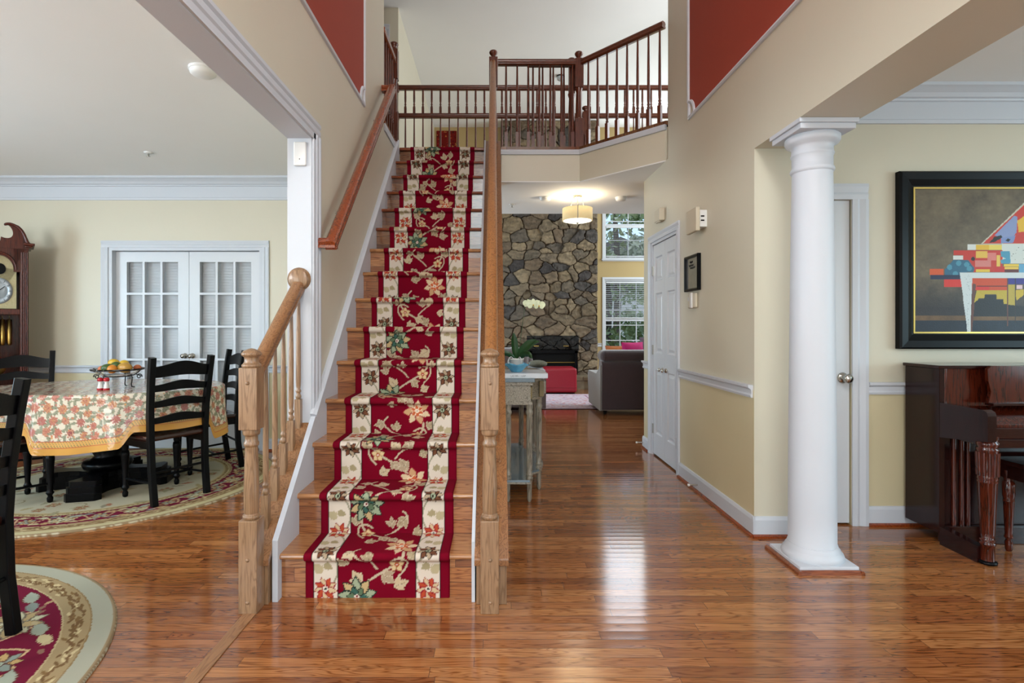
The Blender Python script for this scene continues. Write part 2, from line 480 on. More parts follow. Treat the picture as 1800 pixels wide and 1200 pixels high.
m_ = MB().box(-6.3, 6.3, YF-0.2, YB+0.2, -0.12, 0)
struct('floor', m_, M['floor'])
st = MB().box(-1.065, -1.012, YF, 2.315, 0, 0.004)
struct('trim_1', st, M['oak_y'])

m_ = MB().box(-6.3, 6.3, YF-0.2, YB+0.2, ZT, ZT+0.12)
struct('ceiling', m_, M['ceiling'])
struct('ceiling_dining', MB().box(-6.2, XLo, YF, YD, ZC, ZC+0.1), M['ceiling'])
struct('ceiling_music', MB().box(XRo-0.0, 6.2, YF, 3.32, ZC, ZC+0.1), M['ceiling'])
struct('ceiling_kitchen', MB().box(-3.1, XK-0.1, 7.0, YB, ZC, ZC+0.1), M['ceiling'])

# foyer left wall, with the wide dining room opening under it
m_ = MB().box(XLo, XL, YF, YJ, ZOL, ZT).box(XLo, XL, YJ, YE_L, 0, ZT).box(XLo, XL, YE_L, 5.5, 0, 2.97)
struct('wall_left', m_, M['wall'])
# foyer right wall: beam over the columns, pilaster, hall wall with the closet opening
m_ = MB().box(XR, XRo, YF, YP, ZOR, ZC).box(XR, XRo, YP, 3.32, 0, ZC)
m_.box(XR, XRo, YF, YE_R, ZC, ZT)
m_.box(XR, XR+0.15, 3.32, 4.46, 0.85, ZC).box(XR, XR+0.15, 5.20, 5.454, 0.85, ZC).box(XR, XR+0.15, 4.46, 5.20, 2.02, ZC)
struct('wall_right', m_, M['wall'])
m_ = MB().box(XR, XR+0.15, 3.32, 4.46, 0, 0.85).box(XR, XR+0.15, 5.20, 5.454, 0, 0.85)
m_.box(XR-0.0012, XR+0.01, YP+0.0005, 3.3195, 0, 0.85)
struct('wall_right_lower', m_, M['wall_low'])
struct('wall_closet_end', MB().box(XR+0.15, 3.5, 5.354, 5.454, 0, ZC), M['wall'])
struct('wall_closet_back', MB().box(XR+0.7, XR+0.8, 3.45, 5.354, 0, ZC), M['wall'])
# front of the house, behind the camera: window and door openings
m_ = MB()
def wall_y(mb, y0, y1, x0, x1, z0, z1, holes):
    """wall in the XZ plane with rectangular holes (hx0,hx1,hz0,hz1)"""
    xs = sorted(set([x0, x1]+[h[0] for h in holes]+[h[1] for h in holes]))
    zs = sorted(set([z0, z1]+[h[2] for h in holes]+[h[3] for h in holes]))
    for a, b in zip(xs[:-1], xs[1:]):
        for c_, d in zip(zs[:-1], zs[1:]):
            cx, cz = (a+b)/2, (c_+d)/2
            if a < x0-1e-6 or b > x1+1e-6 or c_ < z0-1e-6 or d > z1+1e-6 or any(h[0] < cx < h[1] and h[2] < cz < h[3] for h in holes): continue
            mb.box(a, b, y0, y1, c_, d)
wall_y(m_, YF-0.15, YF, -6.2, 6.2, 0, ZT, [(-0.7, 1.2, 0, 2.2), (-0.7, 1.2, 2.65, 4.35), (-4.5, -2.3, 0.7, 2.3), (2.5, 4.7, 0.7, 2.3)])
struct('wall_front', m_, M['wall'])
def wall_x(mb, x0, x1, y0, y1, z0, z1, holes):
    t = MB(); wall_y(t, x0, x1, y0, y1, z0, z1, holes)
    mb.join(t, Matrix(((0, 1, 0, 0), (1, 0, 0, 0), (0, 0, 1, 0), (0, 0, 0, 1))))
m_ = MB(); wall_x(m_, -6.15, -6.0, YF, YD+0.1, 0, ZC, [(0.4, 2.8, 0.7, 2.3)])
struct('wall_dining_left', m_, M['wall'])
m_ = MB(); wall_x(m_, 6.0, 6.15, YF, 3.42, 0, ZC, [(-0.1, 1.9, 0.7, 2.3)])
struct('wall_music_right', m_, M['wall'])
# dining room back wall, two paints split at the chair rail
m_ = MB(); wall_y(m_, YD, YD+0.14, -6.1, XLo, 0.8, ZC, [(-3.80, -2.28, 0, 2.0)])
struct('wall_dining_back', m_, M['wall'])
m_ = MB(); wall_y(m_, YD, YD+0.14, -6.1, XLo, 0, 0.8, [(-3.80, -2.28, 0, 2.0)])
struct('wall_dining_back_lower', m_, M['wall_low'])
# music room back wall
m_ = MB(); wall_y(m_, 3.32, 3.42, XR+0.16, 6.1, 0.84, ZC, [(1.84, 2.195, 0, 2.0)])
struct('wall_music_back', m_, M['wall'])
m_ = MB(); wall_y(m_, 3.32, 3.42, XR+0.16, 6.1, 0, 0.84, [(1.84, 2.195, 0, 2.0)])
struct('wall_music_back_lower', m_, M['wall_low'])
# family room
WX0, WX1 = 2.28, 3.30
m_ = MB(); wall_y(m_, YB, YB+0.15, -3.1, 5.1, 0, ZT, [(WX0, WX1, 0.62, 2.20), (WX0, WX1, 2.62, 5.0)])
struct('wall_back', m_, M['wall_far'])
m_ = MB(); wall_x(m_, 5.0, 5.15, YK, YB, 0, ZT, [(7.7, 10.3, 1.0, 4.8)])
struct('wall_family_right', m_, M['wall_far'])
m_ = MB().box(XK-0.1, XK, YK, YB, ZC, ZT)
struct('wall_family_left', m_, M['wall'])
m_ = MB(); wall_x(m_, -3.1, -3.0, 5.46, YB, 0, ZT, [(7.7, 9.5, 0.7, 2.5)])
struct('wall_kitchen_left', m_, M['wall'])
m_ = MB().box(-3.0, XK-0.1, YK, YK+0.1, Z2, ZT).box(2.7, 5.0, YK-0.1, YK, 0, ZT)
struct('wall_landing_back', m_, M['wall'])
m_ = MB().box(-3.0, XLo, YE_L-0.1, YE_L, Z2, ZT).box(-3.1, -3.0, YE_L-0.1, YK+0.1, Z2, ZT)
struct('wall_landing_left', m_, M['wall'])
m_ = MB(); wall_x(m_, 3.5, 3.6, YE_R-0.1, YK, ZC, ZT, [(5.3, 6.5, 3.7, 4.9)])
m_.box(XRo, 3.5, YE_R-0.1, YE_R, ZC, ZT)
struct('wall_landing_right', m_, M['wall'])

# landing slab: bottom (ceiling of the hall), fascia, boards on top
foot = [(-3.0, YE_L), (XLo, YE_L), (XLo, 5.5), (0.07, 5.5), (0.07, 5.45), (0.857, 5.45), (XR, 4.76), (3.5, 4.76), (3.5, YK), (-3.0, YK)]
inn = [(-3.0, 5.535), (0.07, 5.535), (0.07, 5.462), (0.862, 5.462), (XR, 4.775), (3.5, 4.775), (3.5, YK-0.01), (-3.0, YK-0.01)]
struct('ceiling_hall', MB().prism(inn, ZC, ZC+0.01, 'Z'), M['ceiling'])
struct('wall_landing_fascia', MB().prism(inn, ZC+0.01, 2.985, 'Z'), M['wall'])
struct('floor_landing', MB().prism(foot, 3.0, Z2, 'Z'), M['floor2'])
t_ = MB()
for (a, b) in (((0.065, 5.45), (0.857, 5.45)), ((0.857, 5.45), (XR, 4.76))):
    a = Vector((*a, 0)); b = Vector((*b, 0))
    d = (b-a).normalized(); n_ = Vector((d.y, -d.x, 0))
    t_.sweep([(0.010, 2.955), (0.018, 2.985), (0.018, 3.0), (-0.015, 3.0), (-0.015, 2.955)], [a, b], side=n_, upv=(0, 0, 1))
struct('trim_2', t_, M['trim'])
# stair well back wall under the landing and wall under the stair flight
struct('wall_stair_side', MB().prism([(2.45, 0), (5.63, 0), (5.63, 2.67), (5.2, 2.67), (2.45, 0.13)], 0.0, 0.053, 'X'), M['wall'])
struct('wall_stair_back', MB().box(XLo, -0.001, 5.53, 5.63, 0, 2.67), M['wall'])

# ------------------------------------------------------------------ mouldings
def crown(name, x0, x1, y, zc):
    p = [(0, -0.217), (-0.016, -0.217), (-0.018, -0.196), (-0.010, -0.190), (-0.010, -0.085), (-0.022, -0.08), (-0.026, -0.07), (-0.04, -0.065),
         (-0.055, -0.045), (-0.085, -0.025), (-0.10, -0.018), (-0.10, 0), (0, 0)]
    struct(name, MB().prism([(y+a, zc+b) for a, b in p], x0, x1, 'X'), M['trim'])
crown('trim_3', -6.0, XLo, YD, ZC)
crown('trim_4', XRo, 6.0, 3.32, ZC)
def rail_profile(z):   # chair rail: (out, z)
    return [(0, z-0.035), (0.012, z-0.035), (0.016, z-0.022), (0.010, z-0.012), (0.012, z+0.012), (0.028, z+0.024), (0.03, z+0.04), (0, z+0.04)]
def chair_rail(name, pts, nrm, z, end=True):
    a, b = Vector((*pts[0], 0)), Vector((*pts[1], 0))
    struct(name, MB().sweep(rail_profile(z), [a, b], side=(*nrm, 0), upv=(0, 0, 1)), M['trim'])
chair_rail('trim_5', ((-6.0, YD), (-3.85, YD)), (0, -1), 0.80)
chair_rail('trim_6', ((-2.215, YD), (XLo, YD)), (0, -1), 0.80)
chair_rail('trim_7', ((XR, 3.155), (XR, 4.39)), (-1, 0), 0.84)
chair_rail('trim_8', ((XR, 5.275), (XR, 5.454)), (-1, 0), 0.84)
chair_rail('trim_9', ((2.29, 3.32), (6.0, 3.32)), (0, -1), 0.84)
chair_rail('trim_10', ((2.1, YB), (2.22, YB)), (0, -1), 0.84)
def baseboard(name, pts, nrm, shoe=True):
    a, b = Vector((*pts[0], 0)), Vector((*pts[1], 0))
    o = struct(name, MB().sweep([(0, 0.018), (0.014, 0.018), (0.014, 0.10), (0.008, 0.118), (0, 0.12)], [a, b], side=(*nrm, 0), upv=(0, 0, 1)), M['trim'])
    if shoe:
        obj('shoe_moulding', MB().sweep([(0, 0), (0.03, 0), (0.028, 0.012), (0.014, 0.019), (0, 0.019)], [a, b], side=(*nrm, 0), upv=(0, 0, 1)), M['oak_red_y'], o)
baseboard('baseboard_hall', ((XR, YP-0.014), (XR, 4.39)), (-1, 0))
baseboard('baseboard_hall_far', ((XR, 5.275), (XR, 5.468)), (-1, 0))
baseboard('baseboard_pilaster', ((XR-0.014, YP), (XRo, YP)), (0, -1))
baseboard('baseboard_music', ((2.29, 3.32), (6.0, 3.32)), (0, -1))
baseboard('baseboard_dining', ((-6.0, YD), (-3.85, YD)), (0, -1))
baseboard('baseboard_dining_right', ((-2.215, YD), (XLo, YD)), (0, -1))
baseboard('baseboard_family', ((2.1, YB), (5.0, YB)), (0, -1))

# white lining and casing of the dining room opening
e = struct_empty('trim_11', (XL, YJ, 0))
mb = MB().box(XLo-0.012, XL+0.002, YJ-0.012, YJ, 0, ZOL)
obj('jamb_lining', mb, M['trim'], e, world=True)
obj('header_lining', MB().box(XLo-0.012, XL+0.002, YF, YJ, ZOL-0.014, ZOL), M['trim'], e, world=True)
prof = [(0, 0), (0.014, 0), (0.014, 0.03), (0.020, 0.04), (0.020, 0.062), (0.014, 0.07), (0.022, 0.082), (0.022, 0.098), (0, 0.10)]
obj('casing', MB().prism([(XL+a, YJ-0.004+b) for a, b in prof], 0.74, ZOL+0.02, 'Z').prism([(XL+a, ZOL-0.01+b) for a, b in prof], YF, YJ+0.09, 'Y').box(XL, XL+0.014, YJ, YJ+0.09, ZOL, ZOL+0.06), M['trim'], e, world=True)

# brick red wall panels framed with white moulding
def wall_panel(name, X, out, ya, yb, za, zb):
    e = struct_empty(name, (X, yb, za))
    r = 0.12
    arc = [(yb-r*math.sin(t), za+r*math.cos(t)) for t in [i*PI/2/8 for i in range(9)]]
    pts = [(ya, za), (arc[-1][0], za)]+arc[::-1]+[(yb, zb), (ya, zb)]
    obj('painted_field', MB().prism(pts, X, X+out*0.002, 'X'), M['red'], e, world=True)
    pf = [(-0.016, 0), (0.016, 0), (0.014, 0.010), (0.004, 0.016), (-0.01, 0.012)]
    mo = MB()
    def strip(path):
        P = [Vector((X, a, b)) for a, b in path]; d0 = (P[-1]-P[0]).normalized(); nrm = Vector((out, 0, 0)); n = len(P); vs = []
        for i, p in enumerate(P):
            d = (P[min(i+1, n-1)]-P[max(i-1, 0)]).normalized(); sd = nrm.cross(d)
            for a, b in pf: vs.append(p+sd*a+nrm*b)
        k = len(pf)
        mo.add(vs, [(i*k+j, i*k+(j+1) % k, (i+1)*k+(j+1) % k, (i+1)*k+j) for i in range(n-1) for j in range(k)])
        mo.add(vs[:k], [tuple(range(k))]); mo.add(vs[-k:], [tuple(range(k))])
    strip([(ya, za), (yb, za)]); strip([(yb, za+r), (yb, zb)]); strip(arc); strip([(ya, zb), (yb, zb)]); strip([(ya, za), (ya, zb)])
    strip([(yb-0.015, za), (yb-0.015, za+r)])
    obj('panel_moulding', mo, M['trim'], e, world=True)
wall_panel('trim_12', XL, 1, -1.6, 4.08, 2.89, 5.0)
wall_panel('trim_13', XR, -1, -1.6, 4.19, 2.835, 5.0)

# ------------------------------------------------------------------ windows behind the camera and at the sides
def window(name, x0, x1, z0, z1, cols, rows, loc, rotz, depth=0.15, sill=True, rails=(), proud=0.02, cw=0.07):
    """built in local space: wall face at y=0, room towards -y"""
    e = struct_empty(name, loc, rotz)
    f = MB()
    f.box(x0, x0+0.035, 0.02, depth, z0, z1).box(x1-0.035, x1, 0.02, depth, z0, z1).box(x0+0.035, x1-0.035, 0.02, depth, z1-0.035, z1).box(x0+0.035, x1-0.035, 0.02, depth, z0, z0+0.035)
    for r_ in rails: f.box(x0+0.035, x1-0.035, 0.05, depth-0.02, r_-0.025, r_+0.025)
    for i in range(1, cols):
        x = x0+(x1-x0)*i/cols; f.box(x-0.008, x+0.008, 0.07, 0.09, z0+0.035, z1-0.035)
    for i in range(1, rows):
        z = z0+(z1-z0)*i/rows; f.box(x0+0.035, x1-0.035, 0.071, 0.089, z-0.008, z+0.008)
    obj('window_frame', f, M['trim'], e)
    c_ = MB().box(x0-cw, x0, -proud, 0, z0-cw, z1+cw).box(x1, x1+cw, -proud, 0, z0-cw, z1+cw).box(x0, x1, -proud, 0, z1, z1+cw).box(x0, x1, -proud, 0, z0-cw, z0-0.025)
    if sill: c_.box(x0-cw-0.02, x1+cw+0.02, -0.06, 0, z0-0.025, z0)
    obj('window_casing', c_, M['trim'], e)
    obj('window_pane', MB().box(x0+0.03, x1-0.03, 0.078, 0.082, z0+0.03, z1-0.03), M['glass'], e)
    return e
window('window_1', WX0, WX1, 0.62, 2.20, 3, 5, (0, YB, 0), 0, rails=(1.36,), cw=0.045)
window('window_2', WX0, WX1, 2.62, 5.0, 2, 6, (0, YB, 0), 0, rails=(3.33, 4.2), cw=0.045)
window('window_3', -1.2, 0.7, 2.65, 4.35, 4, 3, (0, YF, 0), PI)
window('window_4', 2.3, 4.5, 0.7, 2.3, 4, 4, (0, YF, 0), PI)
window('window_5', -4.7, -2.5, 0.7, 2.3, 4, 4, (0, YF, 0), PI)
window('window_6', -2.8, -0.4, 0.7, 2.3, 4, 4, (-6.0, 0, 0), PI/2)
window('window_7', -0.1, 1.9, 0.7, 2.3, 4, 4, (6.0, 0, 0), -PI/2) if False else window('window_7', -1.9, 0.1, 0.7, 2.3, 4, 4, (6.0, 0, 0), -PI/2)
window('window_8', -10.3, -7.7, 1.0, 4.8, 4, 6, (5.0, 0, 0), -PI/2)
window('window_9', 7.7, 9.5, 0.7, 2.5, 3, 3, (-3.0, 0, 0), PI/2)
window('window_10', -6.5, -5.3, 3.7, 4.9, 2, 3, (3.5, 0, 0), -PI/2)
# double front door with glass, behind the camera
e = struct_empty('door_1', (0.25, YF, 0), PI)
fr = MB().box(-0.95, -0.9, 0.0, 0.12, 0, 2.2).box(0.9, 0.95, 0.0, 0.12, 0, 2.2).box(-0.9, 0.9, 0, 0.12, 2.14, 2.2)
obj('door_frame', fr, M['trim'], e)
for sx in (-1, 1):
    a, b = (-0.9, -0.002) if sx < 0 else (0.002, 0.9)
    lf = MB().box(a, a+0.13, 0.04, 0.085, 0.01, 2.14).box(b-0.13, b, 0.04, 0.085, 0.01, 2.14).box(a+0.13, b-0.13, 0.04, 0.085, 0.01, 0.3).box(a+0.13, b-0.13, 0.04, 0.085, 1.98, 2.14)
    lo = obj('door_leaf', lf, M['door'], e)
    obj('door_glass', MB().box(a+0.13, b-0.13, 0.06, 0.065, 0.3, 1.98), M['glass'], lo)

# blinds in the family room window
def blind(name, label, x0, x1, y, z0, z1, pitch, tilt, parent=None, m=None):
    b = MB()
    z = z0
    while z < z1:
        dy = 0.5*pitch*math.cos(tilt)*1.05; dz = 0.5*pitch*math.sin(tilt)*1.05
        b.add([(x0, y-dy, z-dz), (x1, y-dy, z-dz), (x1, y+dy, z+dz), (x0, y+dy, z+dz),
               (x0, y-dy, z-dz+0.002), (x1, y-dy, z-dz+0.002), (x1, y+dy, z+dz+0.002), (x0, y+dy, z+dz+0.002)],
              [(0, 1, 2, 3), (4, 5, 6, 7), (0, 1, 5, 4), (2, 3, 7, 6), (0, 3, 7, 4), (1, 2, 6, 5)])
        z += pitch
    b.box(x0, x1, y-0.02, y+0.02, z1, z1+0.035).box(x0, x1, y-0.012, y+0.012, z0-0.03, z0-0.012)
    o = obj(name, b, m or M['blind'], parent)
    if parent is None: tag(o, label, 'blind')
    return o
blind('window_blind', 'white slatted blind half drawn over the lower family room window', WX0+0.04, WX1-0.04, YB+0.03, 1.42, 2.12, 0.042, 0.25)
blind('window_blind', 'open white slatted blind in the tall upper family room window', WX0+0.04, WX1-0.04, YB+0.03, 2.70, 3.27, 0.03, 0.1)
# ------------------------------------------------------------------ doors
def panel_leaf(w_, h, panels, t=0.035):
    """x 0..w, z 0..h, face towards -y at y=0; panels = (x0,x1,z0,z1)"""
    mb = MB(); wall_y(mb, 0, t, 0, w_, 0, h, panels)
    for (a, b, c_, d) in panels:
        g = 0.022
        # sloping bed of the recess
        vs = [(a, 0, c_), (b, 0, c_), (b, 0, d), (a, 0, d), (a+g*.5, 0.012, c_+g*.5), (b-g*.5, 0.012, c_+g*.5), (b-g*.5, 0.012, d-g*.5), (a+g*.5, 0.012, d-g*.5),
              (a+g, 0.012, c_+g), (b-g, 0.012, c_+g), (b-g, 0.012, d-g), (a+g, 0.012, d-g), (a+2*g, 0.003, c_+2*g), (b-2*g, 0.003, c_+2*g), (b-2*g, 0.003, d-2*g), (a+2*g, 0.003, d-2*g)]
        fs = []
        for r_ in (0, 4, 8):
            for k in range(4): fs.append((r_+k, r_+(k+1) % 4, r_+4+(k+1) % 4, r_+4+k))
        fs.append((12, 13, 14, 15)); mb.add(vs, fs)
        mb.add([(a, t-0.004, c_), (b, t-0.004, c_), (b, t-0.004, d), (a, t-0.004, d)], [(0, 1, 2, 3)])
    return mb
def casing_mb(x0, x1, h, cw=0.065, d=0.018):
    p = [(0, 0), (0, -d*0.6), (cw*0.3, -d*0.8), (cw*0.45, -d*0.55), (cw*0.8, -d), (cw, -d*0.9), (cw, 0)]
    mb = MB()
    mb.prism([(x0-a, b) for a, b in p], 0, h, 'Z').prism([(x1+a, b) for a, b in p], 0, h, 'Z')
    mb.prism([(b, h+a) for a, b in p], x0-cw, x1+cw, 'X')
    return mb
def knob_mb(x, z, y=0.0, s=1.0):
    k = MB().lathe([(0.032*s, 0), (0.034*s, 0.004), (0.028*s, 0.010), (0.012*s, 0.014), (0.011*s, 0.035*s), (0.018*s, 0.040*s), (0.028*s, 0.052*s), (0.029*s, 0.062*s), (0.022*s, 0.072*s), (0.006*s, 0.077*s)], seg=20)
    k.xf(Matrix.Translation((x, y, z)) @ Matrix.Rotation(PI/2, 4, 'X'))
    return k
# French doors of the dining room
e = struct_empty('door_2', (0, YD, 0))
obj('door_casing', casing_mb(-3.80, -2.28, 2.0), M['trim'], e)
obj('door_jamb', MB().box(-3.80, -3.765, 0.0, 0.14, 0, 2.0).box(-2.315, -2.28, 0.0, 0.14, 0, 2.0).box(-3.765, -2.315, 0.0, 0.14, 1.97, 2.0), M['trim'], e)
for (a, b, hinge) in ((-3.765, -3.042, 0), (-3.038, -2.315, 1)):
    lf = MB(); cols, rows = 3, 5; sx = 0.095; z0, z1 = 0.24, 1.875
    x0, x1 = a+sx, b-sx; pw = (x1-x0)/cols; ph = (z1-z0)/rows
    holes = [(x0+pw*i+0.011, x0+pw*(i+1)-0.011, z0+ph*j+0.011, z0+ph*(j+1)-0.011) for i in range(cols) for j in range(rows)]
    wall_y(lf, 0.06, 0.095, a, b, 0.012, 1.965, holes)
    o = obj('door_leaf', lf, M['door'], e)
    obj('door_glass', MB().box(x0, x1, 0.076, 0.079, z0, z1), M['glass'], o)
    blind('door_blind', '', x0-0.03, x1+0.03, 0.115, z0-0.02, z1+0.01, 0.028, 1.15, parent=o)
    obj('lever_handle', knob_mb(b-0.035 if hinge == 0 else a+0.035, 0.93, 0.06, 0.8), M['nickel'], o)
struct('wall_study', MB().box(-4.2, -1.9, YD+0.45, YD+0.5, 0, ZC), M['ceiling'])
# hall closet: pair of narrow three-panel doors
e = struct_empty('door_3', (XR, 5.22, 0), -PI/2)
obj('door_casing', casing_mb(0.02, 0.76, 2.02), M['trim'], e)
obj('door_jamb', MB().box(0.02, 0.045, 0.0, 0.15, 0, 2.02).box(0.735, 0.76, 0, 0.15, 0, 2.02).box(0.045, 0.735, 0, 0.15, 1.995, 2.02), M['trim'], e)
for i in range(2):
    x = 0.047+i*0.344; w_ = 0.341
    mb = panel_leaf(w_, 1.975, [(0.07, w_-0.07, 0.20, 0.80), (0.07, w_-0.07, 0.96, 1.52), (0.07, w_-0.07, 1.63, 1.86)])
    o = obj('door_leaf', mb.xf(Matrix.Translation((x, 0.012, 0.015))), M['door'], e)
    kx = x+w_-0.045 if i == 0 else x+0.045
    obj('door_knob', knob_mb(kx, 0.83, 0.012, 0.62), M['nickel'], o)
    hx = x if i == 0 else x+w_
    for z in (0.25, 1.0, 1.75):
        obj('hinge', MB().box(hx-0.008, hx+0.008, 0.000, 0.012, z-0.045, z+0.045), M['nickel'], o)
# closet door behind the column
e = struct_empty('door_4', (1.84, 3.32, 0))
obj('door_casing', casing_mb(0.0, 0.355, 2.0, cw=0.095), M['trim'], e)
mb = panel_leaf(0.345, 1.985, [(0.03, 0.225, 0.95, 1.55), (0.03, 0.225, 1.65, 1.88), (0.03, 0.225, 0.22, 0.80)])
o = obj('door_leaf', mb.xf(Matrix.Translation((0.003, 0.012, 0.012))), M['door'], e)
obj('door_knob', knob_mb(0.305, 0.905, 0.012), M['nickel'], o)
# upstairs bedroom door at the end of the landing
e = struct_empty('door_5', (-2.25, YK, Z2))
obj('door_casing', casing_mb(0.0, 0.83, 2.03), M['trim'], e)
obj('door_leaf', panel_leaf(0.83, 2.03, [(0.1, 0.38, 0.2, 0.85), (0.45, 0.73, 0.2, 0.85), (0.1, 0.38, 1.0, 1.85), (0.45, 0.73, 1.0, 1.85)], 0.01).xf(Matrix.Translation((0, -0.011, 0))), M['door'], e)
# ------------------------------------------------------------------ the staircase
T0, TT, RR, NS = 2.193, 0.2186, 0.2023, 15        # nosing k at Y = T0+TT*k, Z = RR*k
SX0, SX1 = -0.961, -0.100
def nosing(Y): return RR*(Y-T0)/TT
stair = thing('staircase', 'straight oak staircase with white skirt boards rising to the landing', 'staircase', (-0.53, 2.42, 0))
NOSE = 0.028
for k in range(1, NS+1):
    yk, zk = T0+TT*k, RR*k
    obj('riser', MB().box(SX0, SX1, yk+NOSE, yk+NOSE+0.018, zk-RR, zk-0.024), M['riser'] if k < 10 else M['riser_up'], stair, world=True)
    if k < NS:
        d = 0.025
        prof = [(yk+NOSE+TT+0.01, zk-d), (yk+0.010, zk-d), (yk+0.003, zk-d*0.8), (yk, zk-d*0.5), (yk+0.003, zk-d*0.2), (yk+0.010, zk), (yk+NOSE+TT+0.01, zk)]
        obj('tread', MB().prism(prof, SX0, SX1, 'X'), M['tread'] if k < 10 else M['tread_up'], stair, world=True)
    else:
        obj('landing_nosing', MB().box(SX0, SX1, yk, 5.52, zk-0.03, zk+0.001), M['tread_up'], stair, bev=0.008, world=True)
def raked(x0, x1, y0, y1, off_top, off_bot, front=0.0):
    zt = lambda y: nosing(y)+off_top
    p = [(y0, 0), (y0, zt(y0)), (y1, zt(y1)), (y1, max(0, nosing(y1)+off_bot)), (y0+0.3, 0)]
    return MB().prism(p, x0, x1, 'X')
SK = 0.085
obj('skirt_board', raked(XL+0.0005, SX0+0.001, 2.395, 5.46, SK, -0.45), M['trim'], stair, world=True)
obj('skirt_cap', MB().sweep([(-0.004, -0.004), (0.030, -0.004), (0.030, 0.012), (0.012, 0.022), (-0.004, 0.022)], [(XL+0.004, y, nosing(y)+SK) for y in (2.90, 5.42)], side=(1, 0, 0)), M['trim'], stair, world=True)
obj('skirt_board', raked(SX1-0.001, -0.086, 2.395, 5.46, SK-0.005, -0.45), M['trim'], stair, world=True)

# turned parts ----------------------------------------------------------
def baluster_mb(h, top=0.05, block=0.16, seg=10, s=1.0, bottom=True):
    b = MB(); w2 = 0.016*s
    if bottom:
        b.box(-w2, w2, -w2, w2, 0, block)
        v = [(0.010, 0), (0.014, 0.008), (0.0155, 0.018), (0.011, 0.028), (0.010, 0.034), (0.0145, 0.042), (0.0145, 0.048), (0.010, 0.056), (0.012, 0.07), (0.0135, 0.10)]
        b.lathe([(r_*s, block+z-0.001) for r_, z in v]+[(0.0125*s, block+0.11+(h-block-0.11)*0.5), (0.0085*s, h)], seg=seg)
    else:
        b.lathe([(0.012*s, 0), (0.0085*s, h)], seg=seg)
    return b
def newel_mb(h=1.127, w=0.078, b0=0.395, t0=0.78, t1=1.045):
    """floor newel: square base, turned shank, square block, cap"""
    n = MB(); a = w/2
    n.box(-a, a, -a, a, 0, b0)
    n.lathe([(0.030, b0-0.002), (0.036, b0+0.006), (0.036, b0+0.016), (0.028, b0+0.022), (0.030, b0+0.03), (0.032, b0+0.12), (0.027, t0-0.10), (0.026, t0-0.075),
             (0.031, t0-0.07), (0.031, t0-0.058), (0.026, t0-0.05), (0.026, t0-0.028), (0.034, t0-0.024), (0.036, t0-0.014), (0.036, t0)], seg=24)
    n.box(-a, a, -a, a, t0, t1)
    n.lathe([(0.036, t1), (0.040, t1+0.004), (0.040, t1+0.012), (0.032, t1+0.018), (0.029, t1+0.028), (0.029, t1+0.044), (0.040, t1+0.052), (0.042, t1+0.060), (0.034, t1+0.070), (0.012, t1+0.080), (0.002, t1+0.082)], seg=24)
    return n
def plug_mb(c, nrm, r=0.008):
    m_ = Vector((0, 0, 1)).rotation_difference(Vector(nrm)).to_matrix().to_4x4()
    return MB().lathe([(r, 0), (r, 0.002), (r*0.6, 0.005), (0.0005, 0.006)], seg=12).xf(Matrix.Translation(c) @ m_)
RP = [(-0.030, -0.022), (0.030, -0.022), (0.030, -0.008), (0.024, 0.0), (0.030, 0.010), (0.029, 0.022), (0.018, 0.034), (-0.018, 0.034), (-0.029, 0.022), (-0.030, 0.010), (-0.024, 0.0), (-0.030, -0.008)]
# curb under the balusters
def curb(x0, x1, y1, parent, mcap):
    cap = lambda y: 0.215+0.925*(y-2.37)
    p = [(2.372, 0), (2.372, cap(2.372)-0.028), (y1, cap(y1)-0.028), (y1, max(0, cap(y1)-0.6)), (2.6, 0)]
    obj('curb', MB().prism(p, x0+0.008, x1-0.008, 'X'), M['oak'], parent, bev=0.003, world=True)
    p = [(2.358, cap(2.358)-0.03), (2.358, cap(2.358)), (y1, cap(y1)), (y1, cap(y1)-0.03)]
    obj('curb_cap', MB().prism(p, x0, x1, 'X'), mcap, parent, bev=0.004, world=True)
    return cap
# left balustrade
xl = -1.047
lb = thing('stair_balustrade', 'short pale oak balustrade left of the stairs ending at the white jamb', 'railing', (xl, 2.35, 0), group=None)
capL = curb(-1.118, -0.986, YJ-0.013, lb, M['oak_y'])
nw = obj('newel_post', newel_mb().xf(Matrix.Translation((xl, 2.33, 0))), M['oak'], lb, bev=0.003, world=True)
for z in (0.98, 0.23, 0.05): obj('wood_plug', plug_mb((xl, 2.291, z), (0, -1, 0)), M['oak'], nw, world=True)
hz = lambda y: 1.02+0.80*(y-2.37)
obj('handrail', MB().sweep(RP, [(xl, 2.365, hz(2.365)), (xl, YJ-0.03, hz(YJ-0.03))], side=(1, 0, 0), smooth=True), M['oak_y'], lb, world=True)
ro = MB().lathe([(0.062, 0), (0.062, 0.008), (0.054, 0.012), (0.054, 0.02), (0.046, 0.024), (0.001, 0.026)], seg=28).xf(Matrix.Translation((xl, YJ-0.012, 1.475)) @ Matrix.Rotation(PI/2, 4, 'X'))
obj('wall_rosette', ro, M['oak'], lb, world=True)
for i in range(5):
    y = 2.475+0.103*i; z0 = capL(y)-0.02; h = hz(y)-0.015-z0
    b_ = obj('baluster', baluster_mb(h).xf(Matrix.Translation((xl, y, z0))), M['oak'], lb, world=True)
    obj('wood_plug', plug_mb((xl+0.045, y+0.03, capL(y+0.03)-0.001), (0, -0.68, 0.73), 0.007), M['oak_y'], b_, world=True)
